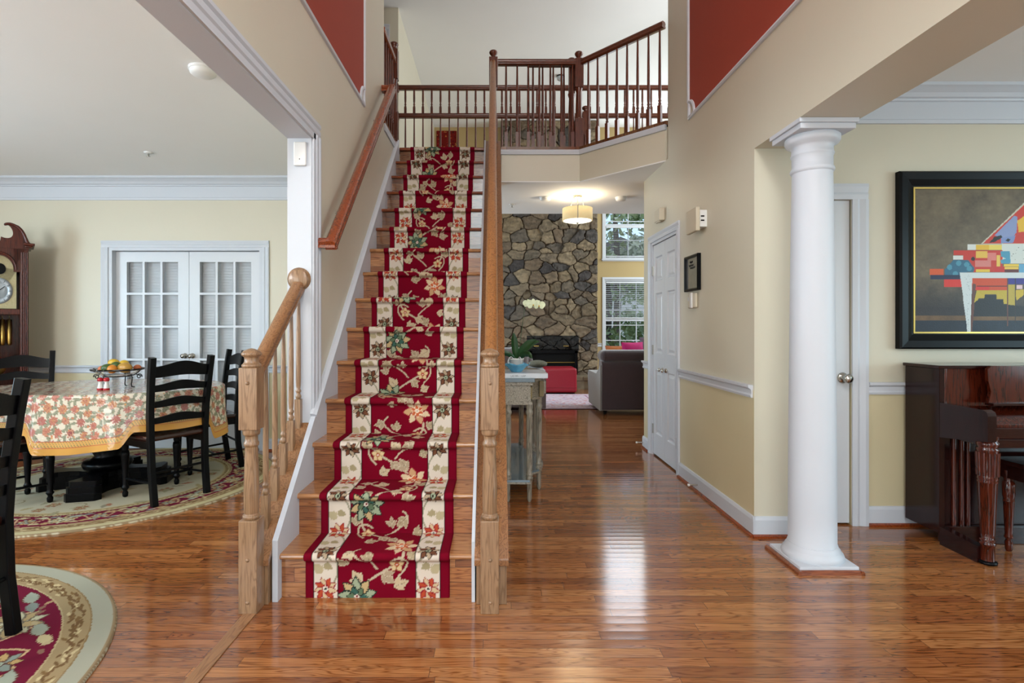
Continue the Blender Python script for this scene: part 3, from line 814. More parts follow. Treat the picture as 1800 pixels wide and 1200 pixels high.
# right balustrade: long raking rail up to the landing newel
xr = -0.014
rb = thing('stair_balustrade', 'long oak balustrade on the right edge of the stairs rising to the landing', 'railing', (xr, 2.35, 0))
capR = curb(-0.087, 0.062, 5.50, rb, M['oak_orange'])
nw = obj('newel_post', newel_mb().xf(Matrix.Translation((xr-0.006, 2.33, 0))), M['oak'], rb, bev=0.003, world=True)
for z in (0.98, 0.23, 0.05): obj('wood_plug', plug_mb((xr-0.004, 2.291, z), (0, -1, 0)), M['oak'], nw, world=True)
hzr = lambda y: 1.02+0.925*(y-2.37)
obj('handrail', MB().sweep(RP, [(xr, 2.36, hzr(2.36)), (xr, 5.46, hzr(5.46))], side=(1, 0, 0), smooth=True), M['oak_orange'], rb, world=True)
y = 2.475; k = 0
while y < 5.38:
    z0 = capR(y)-0.02; h = hzr(y)-0.015-z0
    b_ = obj('baluster', baluster_mb(h).xf(Matrix.Translation((xr, y, z0))), M['oak'], rb, world=True)
    obj('wood_plug', plug_mb((xr+0.040, y+0.03, capR(y+0.03)-0.001), (0, -0.68, 0.73), 0.007), M['oak_orange'], b_, world=True)
    y += 0.1093
# wall-mounted handrail
wr = thing('wall_handrail', 'orange-brown oak handrail fixed to the beige wall left of the stairs', 'handrail', (XL, 2.96, 1.6))
hw = lambda y: 1.655+0.925*(y-2.96)
path = [(XL+0.085, 2.965, hw(2.965)), (XL+0.085, 4.76, hw(4.76))]
obj('rail', MB().sweep(RP, path, side=(1, 0, 0), smooth=True), M['oak_red_y'], wr, world=True)
for (y, dz) in ((2.985, 0.0), (4.74, 0.0)):
    obj('wall_return', MB().sweep([(a, b-0.004) for a, b in RP], [(XL, y, hw(y)), (XL+0.112, y, hw(y))], side=(0, 1, 0), upv=(0, 0, 1)), M['oak_red_y'], wr, world=True)
for y in (3.35, 4.4):
    obj('bracket', MB().tube([(XL, y, hw(y)-0.09), (XL+0.05, y, hw(y)-0.085), (XL+0.085, y, hw(y)-0.02)], 0.007), M['nickel'], wr, world=True)

# ------------------------------------------------------------------ landing railings
def landing_newel(h=1.06, w=0.086):
    a = w/2; n = MB().box(-a, a, -a, a, 0, 0.30)
    n.lathe([(0.034, 0.298), (0.038, 0.31), (0.032, 0.32), (0.034, 0.40), (0.028, h-0.42), (0.034, h-0.40), (0.038, h-0.385), (0.038, h-0.375)], seg=20)
    n.box(-a, a, -a, a, h-0.38, h-0.085)
    n.lathe([(0.040, h-0.086), (0.030, h-0.075), (0.020, h-0.065), (0.036, h-0.045), (0.044, h-0.028), (0.036, h-0.012), (0.012, h)], seg=20)
    return n
RT = Z2+0.862
nr = thing('landing_railing', 'red-brown balcony railing along the front of the landing above the hall', 'railing', (0.0, 5.49, Z2))
obj('newel_post', landing_newel(1.0).xf(Matrix.Translation((-0.010, 5.50, Z2-0.001))), M['oak_red'], nr, bev=0.003, world=True)
obj('newel_post', landing_newel(0.995).xf(Matrix.Translation((0.862, 5.515, Z2-0.001))), M['oak_red'], nr, bev=0.003, world=True)
obj('handrail', MB().sweep(RP, [(0.035, 5.49, RT), (0.82, 5.49, RT)], side=(0, 1, 0), upv=(0, 0, 1), smooth=True), M['oak_red_x'], nr, world=True)
for i in range(7):
    x = 0.035+0.1125*(i+0.75)
    obj('baluster', baluster_mb(RT-Z2-0.01).xf(Matrix.Translation((x, 5.49, Z2-0.001))), M['oak_red'], nr, world=True)
A = Vector((0.87, 5.50, 0)); B = Vector((XR-0.005, 4.80, 0)); d = (B-A).normalized()
sd = Vector((-d.y, d.x, 0))
obj('handrail', MB().sweep(RP, [A+d*0.04+Vector((0, 0, RT)), B+Vector((0, 0, RT))], side=sd, upv=(0, 0, 1), smooth=True), M['oak_red_x'], nr, world=True)
ang = math.atan2(d.y, d.x)
for i in range(8):
    p = A+(B-A)*((i+0.95)/8.3)
    obj('baluster', baluster_mb(RT-Z2-0.01).xf(Matrix.Translation((p.x, p.y, Z2-0.001)) @ Matrix.Rotation(ang, 4, 'Z')), M['oak_red'], nr, world=True)
g = thing('landing_railing', 'short run of wooden balusters just behind the balcony railing, left of its corner newel', 'railing', (0.62, 5.60, Z2))
for x in (0.40, 0.50, 0.61, 0.72):
    obj('baluster', baluster_mb(RT-Z2+0.015).xf(Matrix.Translation((x, 5.60, Z2-0.001))), M['oak_red'], g, world=True)
obj('handrail', MB().box(0.34, 0.80, 5.575, 5.625, RT+0.014, RT+0.05), M['oak_red_x'], g, bev=0.006, world=True)
obj('newel_post', landing_newel(0.97, 0.06).xf(Matrix.Translation((0.80, 5.60, Z2-0.001))), M['oak_red'], g, world=True)

fr = thing('landing_railing', 'far two-tier railing across the landing overlooking the stone chimney room', 'railing', (0.5, YK-0.06, Z2))
yr = YK-0.06
zl, zu = 3.925, 4.285
for z in (zl, zu):
    obj('handrail', MB().sweep([(a, b-0.004) for a, b in RP], [(XK, yr, z), (2.66, yr, z)], side=(0, 1, 0), upv=(0, 0, 1), smooth=True), M['oak_red_x'], fr, world=True)
    obj('wall_rosette', MB().lathe([(0.06, 0), (0.06, 0.01), (0.045, 0.02), (0.001, 0.022)], seg=20).xf(Matrix.Translation((XK, yr, z)) @ Matrix.Rotation(PI/2, 4, 'Y')), M['oak_red'], fr, world=True)
for i in range(34):
    x = -1.142+0.1127*i
    if x > 2.6: break
    obj('baluster', baluster_mb(zl-0.02-Z2, s=0.95).xf(Matrix.Translation((x, yr, Z2-0.001))), M['oak_red'], fr, world=True)
    b2 = MB().box(-0.015, 0.015, -0.015, 0.015, 0, 0.085)
    b2.lathe([(0.010, 0.084), (0.015, 0.095), (0.009, 0.108), (0.015, 0.12), (0.009, 0.135), (0.013, 0.16), (0.014, 0.20), (0.012, zu-zl-0.045)], seg=8)
    obj('upper_baluster', b2.xf(Matrix.Translation((x, yr, zl+0.025))), M['oak_red'], fr, world=True)
obj('newel_post', landing_newel(1.02, 0.08).xf(Matrix.Translation((1.17, yr, Z2-0.001))), M['oak_red'], fr, world=True)
# railing on the left side of the stair well
sr = thing('landing_railing', 'dark wooden railing seen end-on at the top left of the stairs', 'railing', (XL-0.03, 5.2, Z2))
xs = XL-0.02
struct('trim_14', MB().box(XLo, XL+0.012, YE_L, 5.50, 2.97, 3.036), M['trim'])
obj('base_rail', MB().box(xs-0.045, xs+0.032, YE_L, 5.5, Z2+0.001, Z2+0.022), M['oak_red_y'], sr, world=True)
obj('handrail', MB().sweep(RP, [(xs, YE_L+0.002, RT-0.03), (xs, 5.40, RT-0.03)], side=(1, 0, 0), smooth=True), M['oak_red_y'], sr, world=True)
for i in range(5):
    obj('baluster', baluster_mb(0.87).xf(Matrix.Translation((xs, YE_L+0.07+0.105*i, Z2+0.02))), M['oak_red'], sr, world=True)
obj('newel_post', landing_newel(1.02, 0.08).xf(Matrix.Translation((xs, 5.42, Z2+0.02))), M['oak_red'], sr, world=True)

# ------------------------------------------------------------------ carpet runner
MAR = (112, 8, 30); CRM = (212, 199, 183); TAN = (168, 148, 122); GRN = (92, 110, 84); DGR = (30, 44, 40); BLK = (34, 20, 24); RST = (176, 74, 48); BRN = (110, 70, 50); LGR = (150, 160, 132); RED2 = (140, 24, 44)
RX0, RX1 = -0.853, -0.200
RW = RX1-RX0
path = []; sarc = 0.0; off = 0.007
def arcpts():
    pts = []
    for k in range(1, NS+1):
        yk, zk = T0+TT*k, RR*k
        yr_ = yk+NOSE-off
        z_prev = RR*(k-1)+(off if k > 1 else 0.0)
        n = 34
        for i in range(n): pts.append((yr_, z_prev+(zk-0.038-z_prev)*i/n))
        for i in range(10):
            t = -PI/2+PI*i/9
            pts.append((yk+0.010-(0.012+off)*math.cos(t)*1.0, zk-0.0125+(0.0125+off)*math.sin(t)))
        if k < NS:
            y2 = T0+TT*(k+1)+NOSE-off
            for i in range(1, 40): pts.append((yk+0.010+(y2-yk-0.010)*i/40, zk+off))
    return pts
pp = np.array(arcpts()); seg_ = np.r_[0, np.cumsum(np.hypot(*np.diff(pp, axis=0).T))]
RL = seg_[-1]
cv = Canvas(RW, RL+0.02, 0.0022, MAR)
x0c, x1c, x2c, x3c = 0.038, 0.148, RW-0.152, RW-0.043
cv.rect(x0c, x1c, 0, RL, CRM); cv.rect(x2c, x3c, 0, RL, CRM)
rnd = random.Random(11)
def small_rosette(c, x, y, r, clip):
    c.flower(x, y, r, 8, TAN, BLK, LGR, BLK, 0.2, clip, 0.2, BRN)
def red_rosette(c, x, y, r, clip):
    c.flower(x, y, r, 9, (200, 176, 140), RED2, CRM, DGR, 0.5, clip, 0.3, RST)
for (a, b, sgn) in ((x0c, x1c, 1), (x2c, x3c, -1)):
    mid = (a+b)/2; v = 0.03; kk = 0; clip = (a, b)
    while v < RL+0.2:
        p0 = (mid, v); p3 = (mid, v+0.21)
        cv.line(bez(p0, (mid+sgn*0.075, v+0.06), (mid+sgn*0.075, v+0.13), p3), 0.008, (150, 144, 120), clip)
        cv.leaf(mid-sgn*0.012, v+0.085, PI/2+sgn*0.9, 0.055, 0.034, (178, 164, 130), None, jag=0.5, clip=clip)
        cv.leaf(mid-sgn*0.008, v+0.12, PI/2-sgn*2.0, 0.045, 0.028, (160, 146, 112), None, jag=0.5, clip=clip)
        if kk % 2 == 0: red_rosette(cv, mid, v+0.01, 0.052, clip)
        else: small_rosette(cv, mid, v+0.01, 0.050, clip)
        v += 0.21; kk += 1
for x in (x0c, x1c, x2c, x3c):
    cv.line([(x, 0), (x, RL)], 0.004, BLK)
# scrolling vine in the middle field
cl = (x1c+0.003, x2c-0.003); cx_ = (x1c+x2c)/2; fw = (x2c-x1c)
v = 0.0; kk = 0
def vleaf(x, y, a, s, col=TAN):
    o_ = (194, 178, 152)
    cv.leaf(x, y, a, 0.070*s, 0.030*s, col, o_, 0.0025, 0.35, cl)
    cv.leaf(x+0.008*math.cos(a), y+0.008*math.sin(a), a+0.85, 0.052*s, 0.020*s, col, o_, 0.0025, 0.2, cl)
    cv.leaf(x+0.010*math.cos(a), y+0.010*math.sin(a), a-0.80, 0.040*s, 0.016*s, col, o_, 0.0025, 0.2, cl)
    cv.line([(x+0.006*math.cos(a), y+0.006*math.sin(a)), (x+0.05*s*math.cos(a), y+0.05*s*math.sin(a))], 0.0022, (130, 112, 88), cl)
while v < RL+0.3:
    s = 1 if kk % 2 == 0 else -1
    xa = cx_-s*0.28*fw; xb = cx_+s*0.28*fw
    pa, pb = (xa, v), (xb, v+0.30)
    cv.line(bez(pa, (xa+s*0.05, v+0.14), (xb+s*0.10, v+0.12), pb, 20), 0.011, (184, 168, 142), cl)
    cv.line(bez((cx_, v+0.13), (cx_-s*0.05, v+0.20), (xa-s*0.05, v+0.22), (xa+s*0.02, v+0.27), 14), 0.009, (184, 168, 142), cl)
    cv.line(bez((xb, v+0.1), (xb+s*0.07, v+0.16), (xb+s*0.04, v+0.24), (xb-s*0.03, v+0.19), 14), 0.009, (184, 168, 142), cl)
    for (lx, ly, a) in ((xa+s*0.03, v+0.07, 2.3), (cx_+s*0.02, v+0.11, -0.6), (xb+s*0.05, v+0.20, 1.2), (xa, v+0.24, 3.6), (cx_-s*0.03, v+0.19, 1.9), (xb-s*0.02, v+0.05, 0.3), (xa-s*0.03, v+0.15, 0.9+s)):
        vleaf(lx, ly, a+rnd.uniform(-.4, .4), rnd.uniform(0.75, 1.1), rnd.choice([TAN, (190, 170, 138), (164, 146, 116)]))
    fx, fy = xa+rnd.uniform(-.01, .02)*s, v+0.005
    if kk % 2 == 0:
        a0 = rnd.uniform(0, 6)
        cv.flower(fx, fy, 0.085, 9, LGR, DGR, (200, 186, 150), RST, a0, cl, 0.35, (186, 160, 116))
        cv.flower(fx, fy, 0.046, 6, (60, 96, 84), BLK, CRM, MAR, a0+.4, cl, 0.2, GRN)
    else:
        a0 = rnd.uniform(0, 6)
        cv.flower(fx, fy, 0.078, 7, (206, 184, 150), RED2, (210, 200, 180), RST, a0, cl, 0.1, (190, 150, 110))
        cv.flower(fx, fy, 0.036, 6, (190, 96, 60), (230, 210, 180), CRM, MAR, a0+.4, cl, 0.0)
    cv.flower(xb-s*0.01, v+0.15, 0.034, 5, (206, 180, 136), (150, 96, 60), RST, CRM, 0.3, cl)
    v += 0.30; kk += 1
nu = 150
us = np.linspace(0, RW, nu)
yy = np.repeat(pp[:, 0][:, None], nu, 1); zz = np.repeat(pp[:, 1][:, None], nu, 1)
xx = np.repeat((RX0+us)[None, :], len(pp), 0)
# fold the edges down to the wood
nrm = np.gradient(pp, axis=0); nrm /= np.linalg.norm(nrm, axis=1)[:, None]
edge = np.zeros(nu); edge[0] = edge[-1] = off*1.2
yy += edge[None, :]*nrm[:, 1][:, None]; zz -= edge[None, :]*nrm[:, 0][:, None]
colr = cv.sample(np.repeat(us[None, :], len(pp), 0), np.repeat(seg_[:, None], nu, 1))
M['carpet'] = painted('wool_carpet', 1.0, bump=0.35, sheen=0.0, bscale=700, spec=0.05)
run = grid_obj('stair_runner', np.stack([xx, yy, zz], 2), colr, M['carpet'])
tag(run, 'maroon and cream floral carpet runner laid down the middle of the stairs', 'carpet')
# ------------------------------------------------------------------ column
cx, cy = 1.655, 2.815
c = thing('column', 'white round column on a square plinth with brown shoe moulding, holding up the beam', 'column', (cx, cy, 0))
def sq(a, z0, z1): return MB().box(-a, a, -a, a, z0, z1)
obj('shoe_moulding', MB().sweep([(0, 0), (0.018, 0), (0.016, 0.012), (0.008, 0.020), (0, 0.020)], [(-0.147, -0.147, 0), (0.147, -0.147, 0)], side=(0, -1, 0), upv=(0, 0, 1))
    .sweep([(0, 0), (0.018, 0), (0.016, 0.012), (0.008, 0.020), (0, 0.020)], [(-0.147, -0.165, 0), (-0.147, 0.165, 0)], side=(-1, 0, 0), upv=(0, 0, 1))
    .sweep([(0, 0), (0.018, 0), (0.016, 0.012), (0.008, 0.020), (0, 0.020)], [(0.147, -0.165, 0), (0.147, 0.165, 0)], side=(1, 0, 0), upv=(0, 0, 1))
    .sweep([(0, 0), (0.018, 0), (0.016, 0.012), (0.008, 0.020), (0, 0.020)], [(-0.147, 0.147, 0), (0.147, 0.147, 0)], side=(0, 1, 0), upv=(0, 0, 1)), M['tread_up'], c)
obj('plinth', sq(0.147, 0, 0.034), M['trim'], c, bev=0.003)
obj('base', MB().lathe([(0.142, 0.034), (0.145, 0.045), (0.140, 0.060), (0.128, 0.070), (0.128, 0.078), (0.118, 0.090), (0.116, 0.10)], seg=56), M['trim'], c)
sh = []
for i in range(15):
    t = i/14; sh.append((0.112-0.018*t**1.6, 0.10+(2.02-0.10)*t))
obj('shaft', MB().lathe([(0.116, 0.095)]+sh, seg=56), M['trim'], c)
obj('capital', MB().lathe([(0.094, 2.015), (0.100, 2.02), (0.103, 2.03), (0.100, 2.04), (0.095, 2.045), (0.095, 2.10), (0.099, 2.105), (0.101, 2.112), (0.097, 2.12), (0.096, 2.145),
    (0.103, 2.155), (0.122, 2.165), (0.128, 2.178), (0.128, 2.198), (0.120, 2.205)], seg=56), M['trim'], c)
ab = MB().box(-0.138, 0.138, -0.138, 0.138, 2.204, 2.232).box(-0.148, 0.148, -0.148, 0.148, 2.232, 2.2545)
obj('abacus', ab, M['trim'], c, bev=0.003)

# ------------------------------------------------------------------ round rugs
M['rug'] = painted('wool_rug', 1.0, bump=0.3, sheen=0.0, bscale=500, spec=0.05)
def round_rug(name, label, cx, cy, R, rings, seed, gray, res=0.005, nr_=170, na=620):
    rnd = random.Random(seed); S = 2*R+0.02; cv = Canvas(S, S, res, (186, 178, 152)); o_ = S/2
    def disc(r, col): cv.disc(o_, o_, r, col)
    r1, r2, r3, r4, r5 = rings
    disc(R, (140, 120, 92)); disc(R-0.015, gray); disc(r1, (132, 108, 74)); disc(r1-0.006, (152, 132, 98)); disc(r2+0.006, (176, 158, 120)); disc(r2, (104, 26, 48)); disc(r3, (176, 158, 120)); disc(r3-0.008, (150, 130, 92)); disc(r4, (182, 166, 128)); disc(r4-0.012, (178, 170, 146))
    n = int(2*PI*r1/0.017)
    for i in range(n):
        a = 2*PI*i/n; rr = (r1+r2)/2; rr += rnd.uniform(-.025, .025); x, y = o_+rr*math.cos(a), o_+rr*math.sin(a)
        cv.leaf(x, y, a+rnd.uniform(1, 2.2), 0.04, 0.014, rnd.choice([(108, 84, 54), (190, 172, 132), (120, 94, 60)]))
        cv.leaf(x, y, a-rnd.uniform(1, 2.2), 0.03, 0.012, (110, 84, 56))
    n = int(2*PI*(r3)/0.03)
    for i in range(n):
        a = 2*PI*i/n; rr = (r3+r4)/2; x, y = o_+rr*math.cos(a), o_+rr*math.sin(a)
        cv.leaf(x, y, a+rnd.uniform(1, 2.2), 0.035, 0.013, (110, 86, 56)); cv.leaf(x, y, a-1.5, 0.03, 0.012, (196, 180, 140))
    rm = (r2+r3)/2; bw = r2-r3; n = max(8, int(2*PI*rm/(bw*1.05)))
    if n % 2: n += 1
    for i in range(n):
        a = 2*PI*i/n; x, y = o_+rm*math.cos(a), o_+rm*math.sin(a)
        a2 = a+PI/n
        pts = [(o_+(rm+bw*0.25*math.sin(3*t*PI))*math.cos(a+t*2*PI/n), o_+(rm+bw*0.25*math.sin(3*t*PI))*math.sin(a+t*2*PI/n)) for t in [k/10 for k in range(11)]]
        cv.line(pts, 0.010, (190, 160, 120))
        if i % 2 == 0:
            cv.flower(x, y, bw*0.36, 10, (184, 180, 150), (110, 100, 84), (190, 190, 160), (104, 22, 44), a, None, 0.3, (172, 150, 108))
        else:
            cv.flower(x, y, bw*0.25, 8, (180, 150, 100), (84, 50, 44), (150, 160, 140), (104, 22, 44), a, None, 0.3, (130, 140, 130))
        for s_ in (-1, 1):
            rr = rm+s_*bw*0.3; xx, yy = o_+rr*math.cos(a2), o_+rr*math.sin(a2)
            cv.leaf(xx, yy, a2+PI/2*s_+rnd.uniform(-.4, .4), bw*0.42, bw*0.15, rnd.choice([(180, 176, 146), (170, 140, 100), (150, 156, 140)]), (96, 50, 44), 0.005, 0.4)
            cv.leaf(xx, yy, a2-PI/2*s_+rnd.uniform(-.4, .4), bw*0.34, bw*0.12, rnd.choice([(184, 170, 130), (120, 128, 120)]), None, jag=0.5)
    for i in range(n*7):
        a = rnd.uniform(0, 2*PI); rr = rm+rnd.uniform(-.46, .46)*bw
        if abs(rr-rm) < bw*0.2: continue
        cv.leaf(o_+rr*math.cos(a), o_+rr*math.sin(a), rnd.uniform(0, 6), bw*0.15, bw*0.06, rnd.choice([(176, 160, 124), (150, 156, 142), (170, 140, 104), (130, 96, 80)]), None, jag=0.4)
    for i in range(int(60*r5/0.6)):
        a = rnd.uniform(0, 2*PI); rr = r5*math.sqrt(rnd.uniform(0, 1)); x, y = o_+rr*math.cos(a), o_+rr*math.sin(a)
        q = rnd.random()
        if q < 0.25: cv.flower(x, y, rnd.uniform(.03, .06), 8, (160, 150, 120), (140, 110, 80), (180, 160, 120), (120, 60, 50), a, None, 0.3, (150, 100, 76))
        elif q < 0.8: cv.leaf(x, y, rnd.uniform(0, 6), rnd.uniform(.06, .12), .03, rnd.choice([(148, 142, 112), (160, 146, 108), (136, 130, 110), (160, 110, 84)]), None, jag=0.5)
        else: cv.line(bez((x, y), (x+.1, y+.05), (x+.05, y+.15), (x-.05, y+.1), 8), 0.008, (140, 128, 96))
    rr = np.r_[np.linspace(0.001, R-0.006, nr_), R, R+0.0001]
    th = np.linspace(0, 2*PI, na)
    X = rr[:, None]*np.cos(th)[None]; Y = rr[:, None]*np.sin(th)[None]
    Z = np.full_like(X, 0.012); Z[-2] = 0.007; Z[-1] = 0.0
    o = grid_obj(name, np.stack([X, Y, Z], 2), cv.sample(X+o_, Y+o_), M['rug'])
    o.location = (cx, cy, 0.0005)
    tag(o, label, 'rug'); return o
round_rug('round_rug', 'round rug with wide maroon floral band and pale grey edge, nearest the camera', -2.52, 1.62, 1.14, (1.055, 0.955, 0.655, 0.555, 0.5), 5, (156, 155, 138), 0.0026, 330, 1150)
round_rug('round_rug', 'round cream rug with narrow maroon border under the dining table', -2.99, 4.26, 1.165, (1.10, 1.02, 0.83, 0.78, 0.75), 9, (180, 168, 130))

# ------------------------------------------------------------------ ladder-back chairs (built facing +y, seat centre at the origin)
RUGZ = 0.0125
def make_chair():
    t = thing('dining_chair', 'black ladder-back chair', 'chair')
    def post_path(sx):
        return [(sx*0.180, -0.235, 0), (sx*0.183, -0.205, 0.22), (sx*0.186, -0.195, 0.45), (sx*0.192, -0.203, 0.65), (sx*0.198, -0.228, 0.85), (sx*0.202, -0.252, 1.0)]
    for sx in (-1, 1):
        obj('back_post', MB().sweep([(-0.019, -0.021), (0.019, -0.021), (0.019, 0.021), (-0.019, 0.021)], post_path(sx), side=(1, 0, 0)), M['black'], t, bev=0.004)
    def yat(z):
        P = post_path(1)
        for a, b in zip(P[:-1], P[1:]):
            if a[2] <= z <= b[2]:
                k = (z-a[2])/(b[2]-a[2]); return a[1]+(b[1]-a[1])*k
        return P[-1][1]
    for i, (z0, h, arch) in enumerate(((0.895, 0.075, 0.035), (0.785, 0.045, 0.028), (0.675, 0.042, 0.026), (0.565, 0.040, 0.024))):
        n = 24; vs = []; fs = []
        for k in range(n+1):
            u = -1+2*k/n; x = u*0.188
            wv = arch*(math.cos(u*PI)*0.5+0.5)
            bow = -0.022*(1-u*u)
            zt = z0+h*0.55+wv; zb = z0-h*0.45+wv*0.35
            yt, yb_ = yat(min(zt, 0.99))+bow, yat(zb)+bow
            vs += [(x, yb_-0.008, zb), (x, yb_+0.008, zb), (x, yt+0.008, zt), (x, yt-0.008, zt)]
        for k in range(n):
            for q in range(4): fs.append((k*4+q, k*4+(q+1) % 4, k*4+4+(q+1) % 4, k*4+4+q))
        fs += [(0, 1, 2, 3), (n*4, n*4+1, n*4+2, n*4+3)]
        obj('crest_rail' if i == 0 else 'ladder_slat', MB().add(vs, fs, False), M['black'], t)
    # saddle seat
    n = 16; vs = []; fs = []
    def wseat(v): return 0.205+0.022*v
    for j in range(n+1):
        v = j/n; y = -0.20+0.415*v
        for i in range(n+1):
            u = -1+2*i/n
            x = u*wseat(v)*(1-0.02*max(0, v-0.9)*10)
            z = 0.462-0.012*(1-u*u)*math.sin(PI*min(1, v*1.1))+0.006*(1-abs(u))*max(0, v-0.6)
            vs.append((x, y, z))
    top = len(vs)
    for j in range(n+1):
        v = j/n; y = -0.20+0.415*v
        for i in range(n+1):
            u = -1+2*i/n; vs.append((u*wseat(v)*0.97, y, 0.430))
    for j in range(n):
        for i in range(n):
            a = j*(n+1)+i; fs.append((a, a+1, a+n+2, a+n+1)); b = a+top; fs.append((b, b+n+1, b+n+2, b+1))
    for k in range(n):
        fs.append((k, k+top, k+1+top, k+1)); a = n*(n+1)+k; fs.append((a, a+1, a+1+top, a+top))
        a = k*(n+1); fs.append((a, a+n+1, a+n+1+top, a+top)); a = k*(n+1)+n; fs.append((a, a+top, a+n+1+top, a+n+1))
    obj('seat', MB().add(vs, fs, True), M['seat'], t)
    obj('seat_apron', MB().box(-0.185, 0.185, 0.155, 0.175, 0.375, 0.431).box(-0.19, -0.17, -0.19, 0.155, 0.375, 0.431).box(0.17, 0.19, -0.19, 0.155, 0.375, 0.431), M['black'], t)
    for sx in (-1, 1):
        obj('front_leg', MB().lathe([(0.010, 0), (0.017, 0.006), (0.019, 0.03), (0.012, 0.045), (0.020, 0.058), (0.025, 0.066), (0.020, 0.075), (0.016, 0.09), (0.024, 0.26), (0.027, 0.30), (0.024, 0.325), (0.018, 0.33), (0.022, 0.345), (0.022, 0.43)], cx=sx*0.178, cy=0.165, seg=16), M['black'], t)
        obj('side_stretcher', MB().tube([(sx*0.181, -0.215, 0.15), (sx*0.178, 0.165, 0.13)], 0.009), M['black'], t)
    obj('stretcher', MB().tube([(-0.181, -0.02, 0.14), (0.181, -0.02, 0.14)], 0.009), M['black'], t)
    obj('stretcher', MB().tube([(-0.183, -0.210, 0.22), (0.183, -0.210, 0.22)], 0.009), M['black'], t)
    return t
ch = make_chair(); G = 'black ladder-back chairs'
ch.location = (-2.385, 3.90, RUGZ+0.0015); ch.rotation_euler = (0, 0, math.radians(58.5))
ch['label'] = 'black ladder-back chair with its back to the camera, right front of the dining table'; ch['group'] = G
dup(ch, (-2.475, 4.635, RUGZ+0.0015), math.radians(133), 'black ladder-back chair seen edge-on behind the newel, beside the French doors', G)
dup(ch, (-3.29, 3.66, RUGZ+0.0015), math.radians(-30), 'black ladder-back chair tucked under the left near side of the dining table', G)
dup(ch, (-3.78, 4.29, RUGZ+0.0015), math.radians(216.9), 'black ladder-back chair at the far left of the table in front of the grandfather clock', G)
dup(ch, (-2.125, 1.945, RUGZ+0.0015), math.radians(91), 'black ladder-back chair closest to the camera, standing on the nearer round rug', G)

# ------------------------------------------------------------------ dining table
tx, ty = -2.96, 4.14; TA, TB, TZ = 0.84, 0.57, 0.765
tb = thing('dining_table', 'black pedestal dining table under a floral tablecloth', 'table', (tx, ty, RUGZ))
obj('tabletop', MB().lathe([(0.97, 0), (1.0, 0.008), (1.0, 0.024), (0.985, 0.03)], z0=TZ-0.032-RUGZ, seg=64, sx=TA-0.01, sy=TB-0.01), M['black'], tb)
obj('pedestal_column', MB().lathe([(0.10, 0.13), (0.155, 0.145), (0.165, 0.17), (0.155, 0.195), (0.11, 0.205), (0.085, 0.23), (0.12, 0.30), (0.13, 0.38), (0.10, 0.50), (0.08, 0.56), (0.12, 0.60), (0.13, 0.64), (0.20, 0.70), (0.20, TZ-0.032-RUGZ)], seg=32), M['black'], tb)
def quatrefoil(s, z0, z1):
    """concave-sided cross platform with clipped points"""
    pts = []
    for k in range(4):
        a = k*PI/2+0.25
        ca, sa = math.cos(a), math.sin(a)
        for (r, t) in ((0.43, -0.085), (0.43, 0.085)):
            pts.append((s*(r*ca-t*sa), s*(r*sa+t*ca)))
        b = a+PI/4
        # concave bite towards the next arm
        p0 = (0.40, 0.105); 
        for j in range(9):
            th = PI*1.0*j/8
            r0 = 0.20; cc = (0.36*math.cos(b), 0.36*math.sin(b))
            d = b-PI/2-PI*0.0+PI+ (PI - th) if False else b+PI+ (th-PI/2)*-1
            pts.append((s*(cc[0]+r0*math.cos(d)*0.98), s*(cc[1]+r0*math.sin(d)*0.98)))
    return MB().prism(pts, z0, z1, 'Z')
obj('platform_base', quatrefoil(1.0, 0.0, 0.05).join(quatrefoil(0.955, 0.05, 0.095)).join(quatrefoil(0.90, 0.095, 0.13)), M['black'], tb, bev=0.006)

# tablecloth: planar pattern, top plus hanging skirt with soft folds
S0, S1 = 2.9, 2.3
cv = Canvas(S0, S1, 0.004, (214, 204, 184)); rnd = random.Random(21); ox, oy = S0/2, S1/2
def motif(x, y):
    q = rnd.random(); r = rnd.uniform(0.026, 0.036)
    cols = [(184, 116, 96), (190, 132, 104), (172, 106, 98), (192, 138, 96)]
    o = (120, 44, 58) if q < 0.25 else (160, 90, 76)
    for k in range(4):
        a = rnd.uniform(0, 0.6)+k*PI/2
        cv.leaf(x+r*0.8*math.cos(a), y+r*0.8*math.sin(a), a, 0.05, 0.016, (138, 140, 116), (110, 112, 92), 0.002)
    cv.flower(x, y, r, 9, rnd.choice(cols), o, rnd.choice(cols), o, rnd.uniform(0, 1))
yy_ = 0.03; row = 0
while yy_ < S1:
    xx_ = 0.03+(0.045 if row % 2 else 0)
    while xx_ < S0:
        motif(xx_+rnd.uniform(-.012, .012), yy_+rnd.uniform(-.01, .01)); xx_ += 0.09
    yy_ += 0.078; row += 1
for i in range(1800):
    x, y = rnd.uniform(0, S0), rnd.uniform(0, S1)
    cv.disc(x, y, rnd.uniform(0.004, 0.008), rnd.choice([(196, 120, 84), (206, 150, 96), (140, 142, 116), (178, 120, 104)]))
drop = 0.385
nt_ = 90; nd = 76; na = 900
th = np.linspace(0, 2*PI, na)
ex, ey = np.cos(th)*TA, np.sin(th)*TB
nx, ny = np.cos(th)/TA, np.sin(th)/TB; ln_ = np.hypot(nx, ny); nx /= ln_; ny /= ln_
rows = []; cols_ = []
for i in range(nt_):
    f = (i+0.001)/nt_
    rows.append(np.stack([ex*f, ey*f, np.full(na, TZ)], 1)); cols_.append(cv.sample(ex*f+ox, ey*f+oy))
fold = 0.5+0.5*np.sin(th*11+1.2*np.sin(th*3)); fold = fold**1.6
fold2 = 0.5*np.sin(th*23+2)
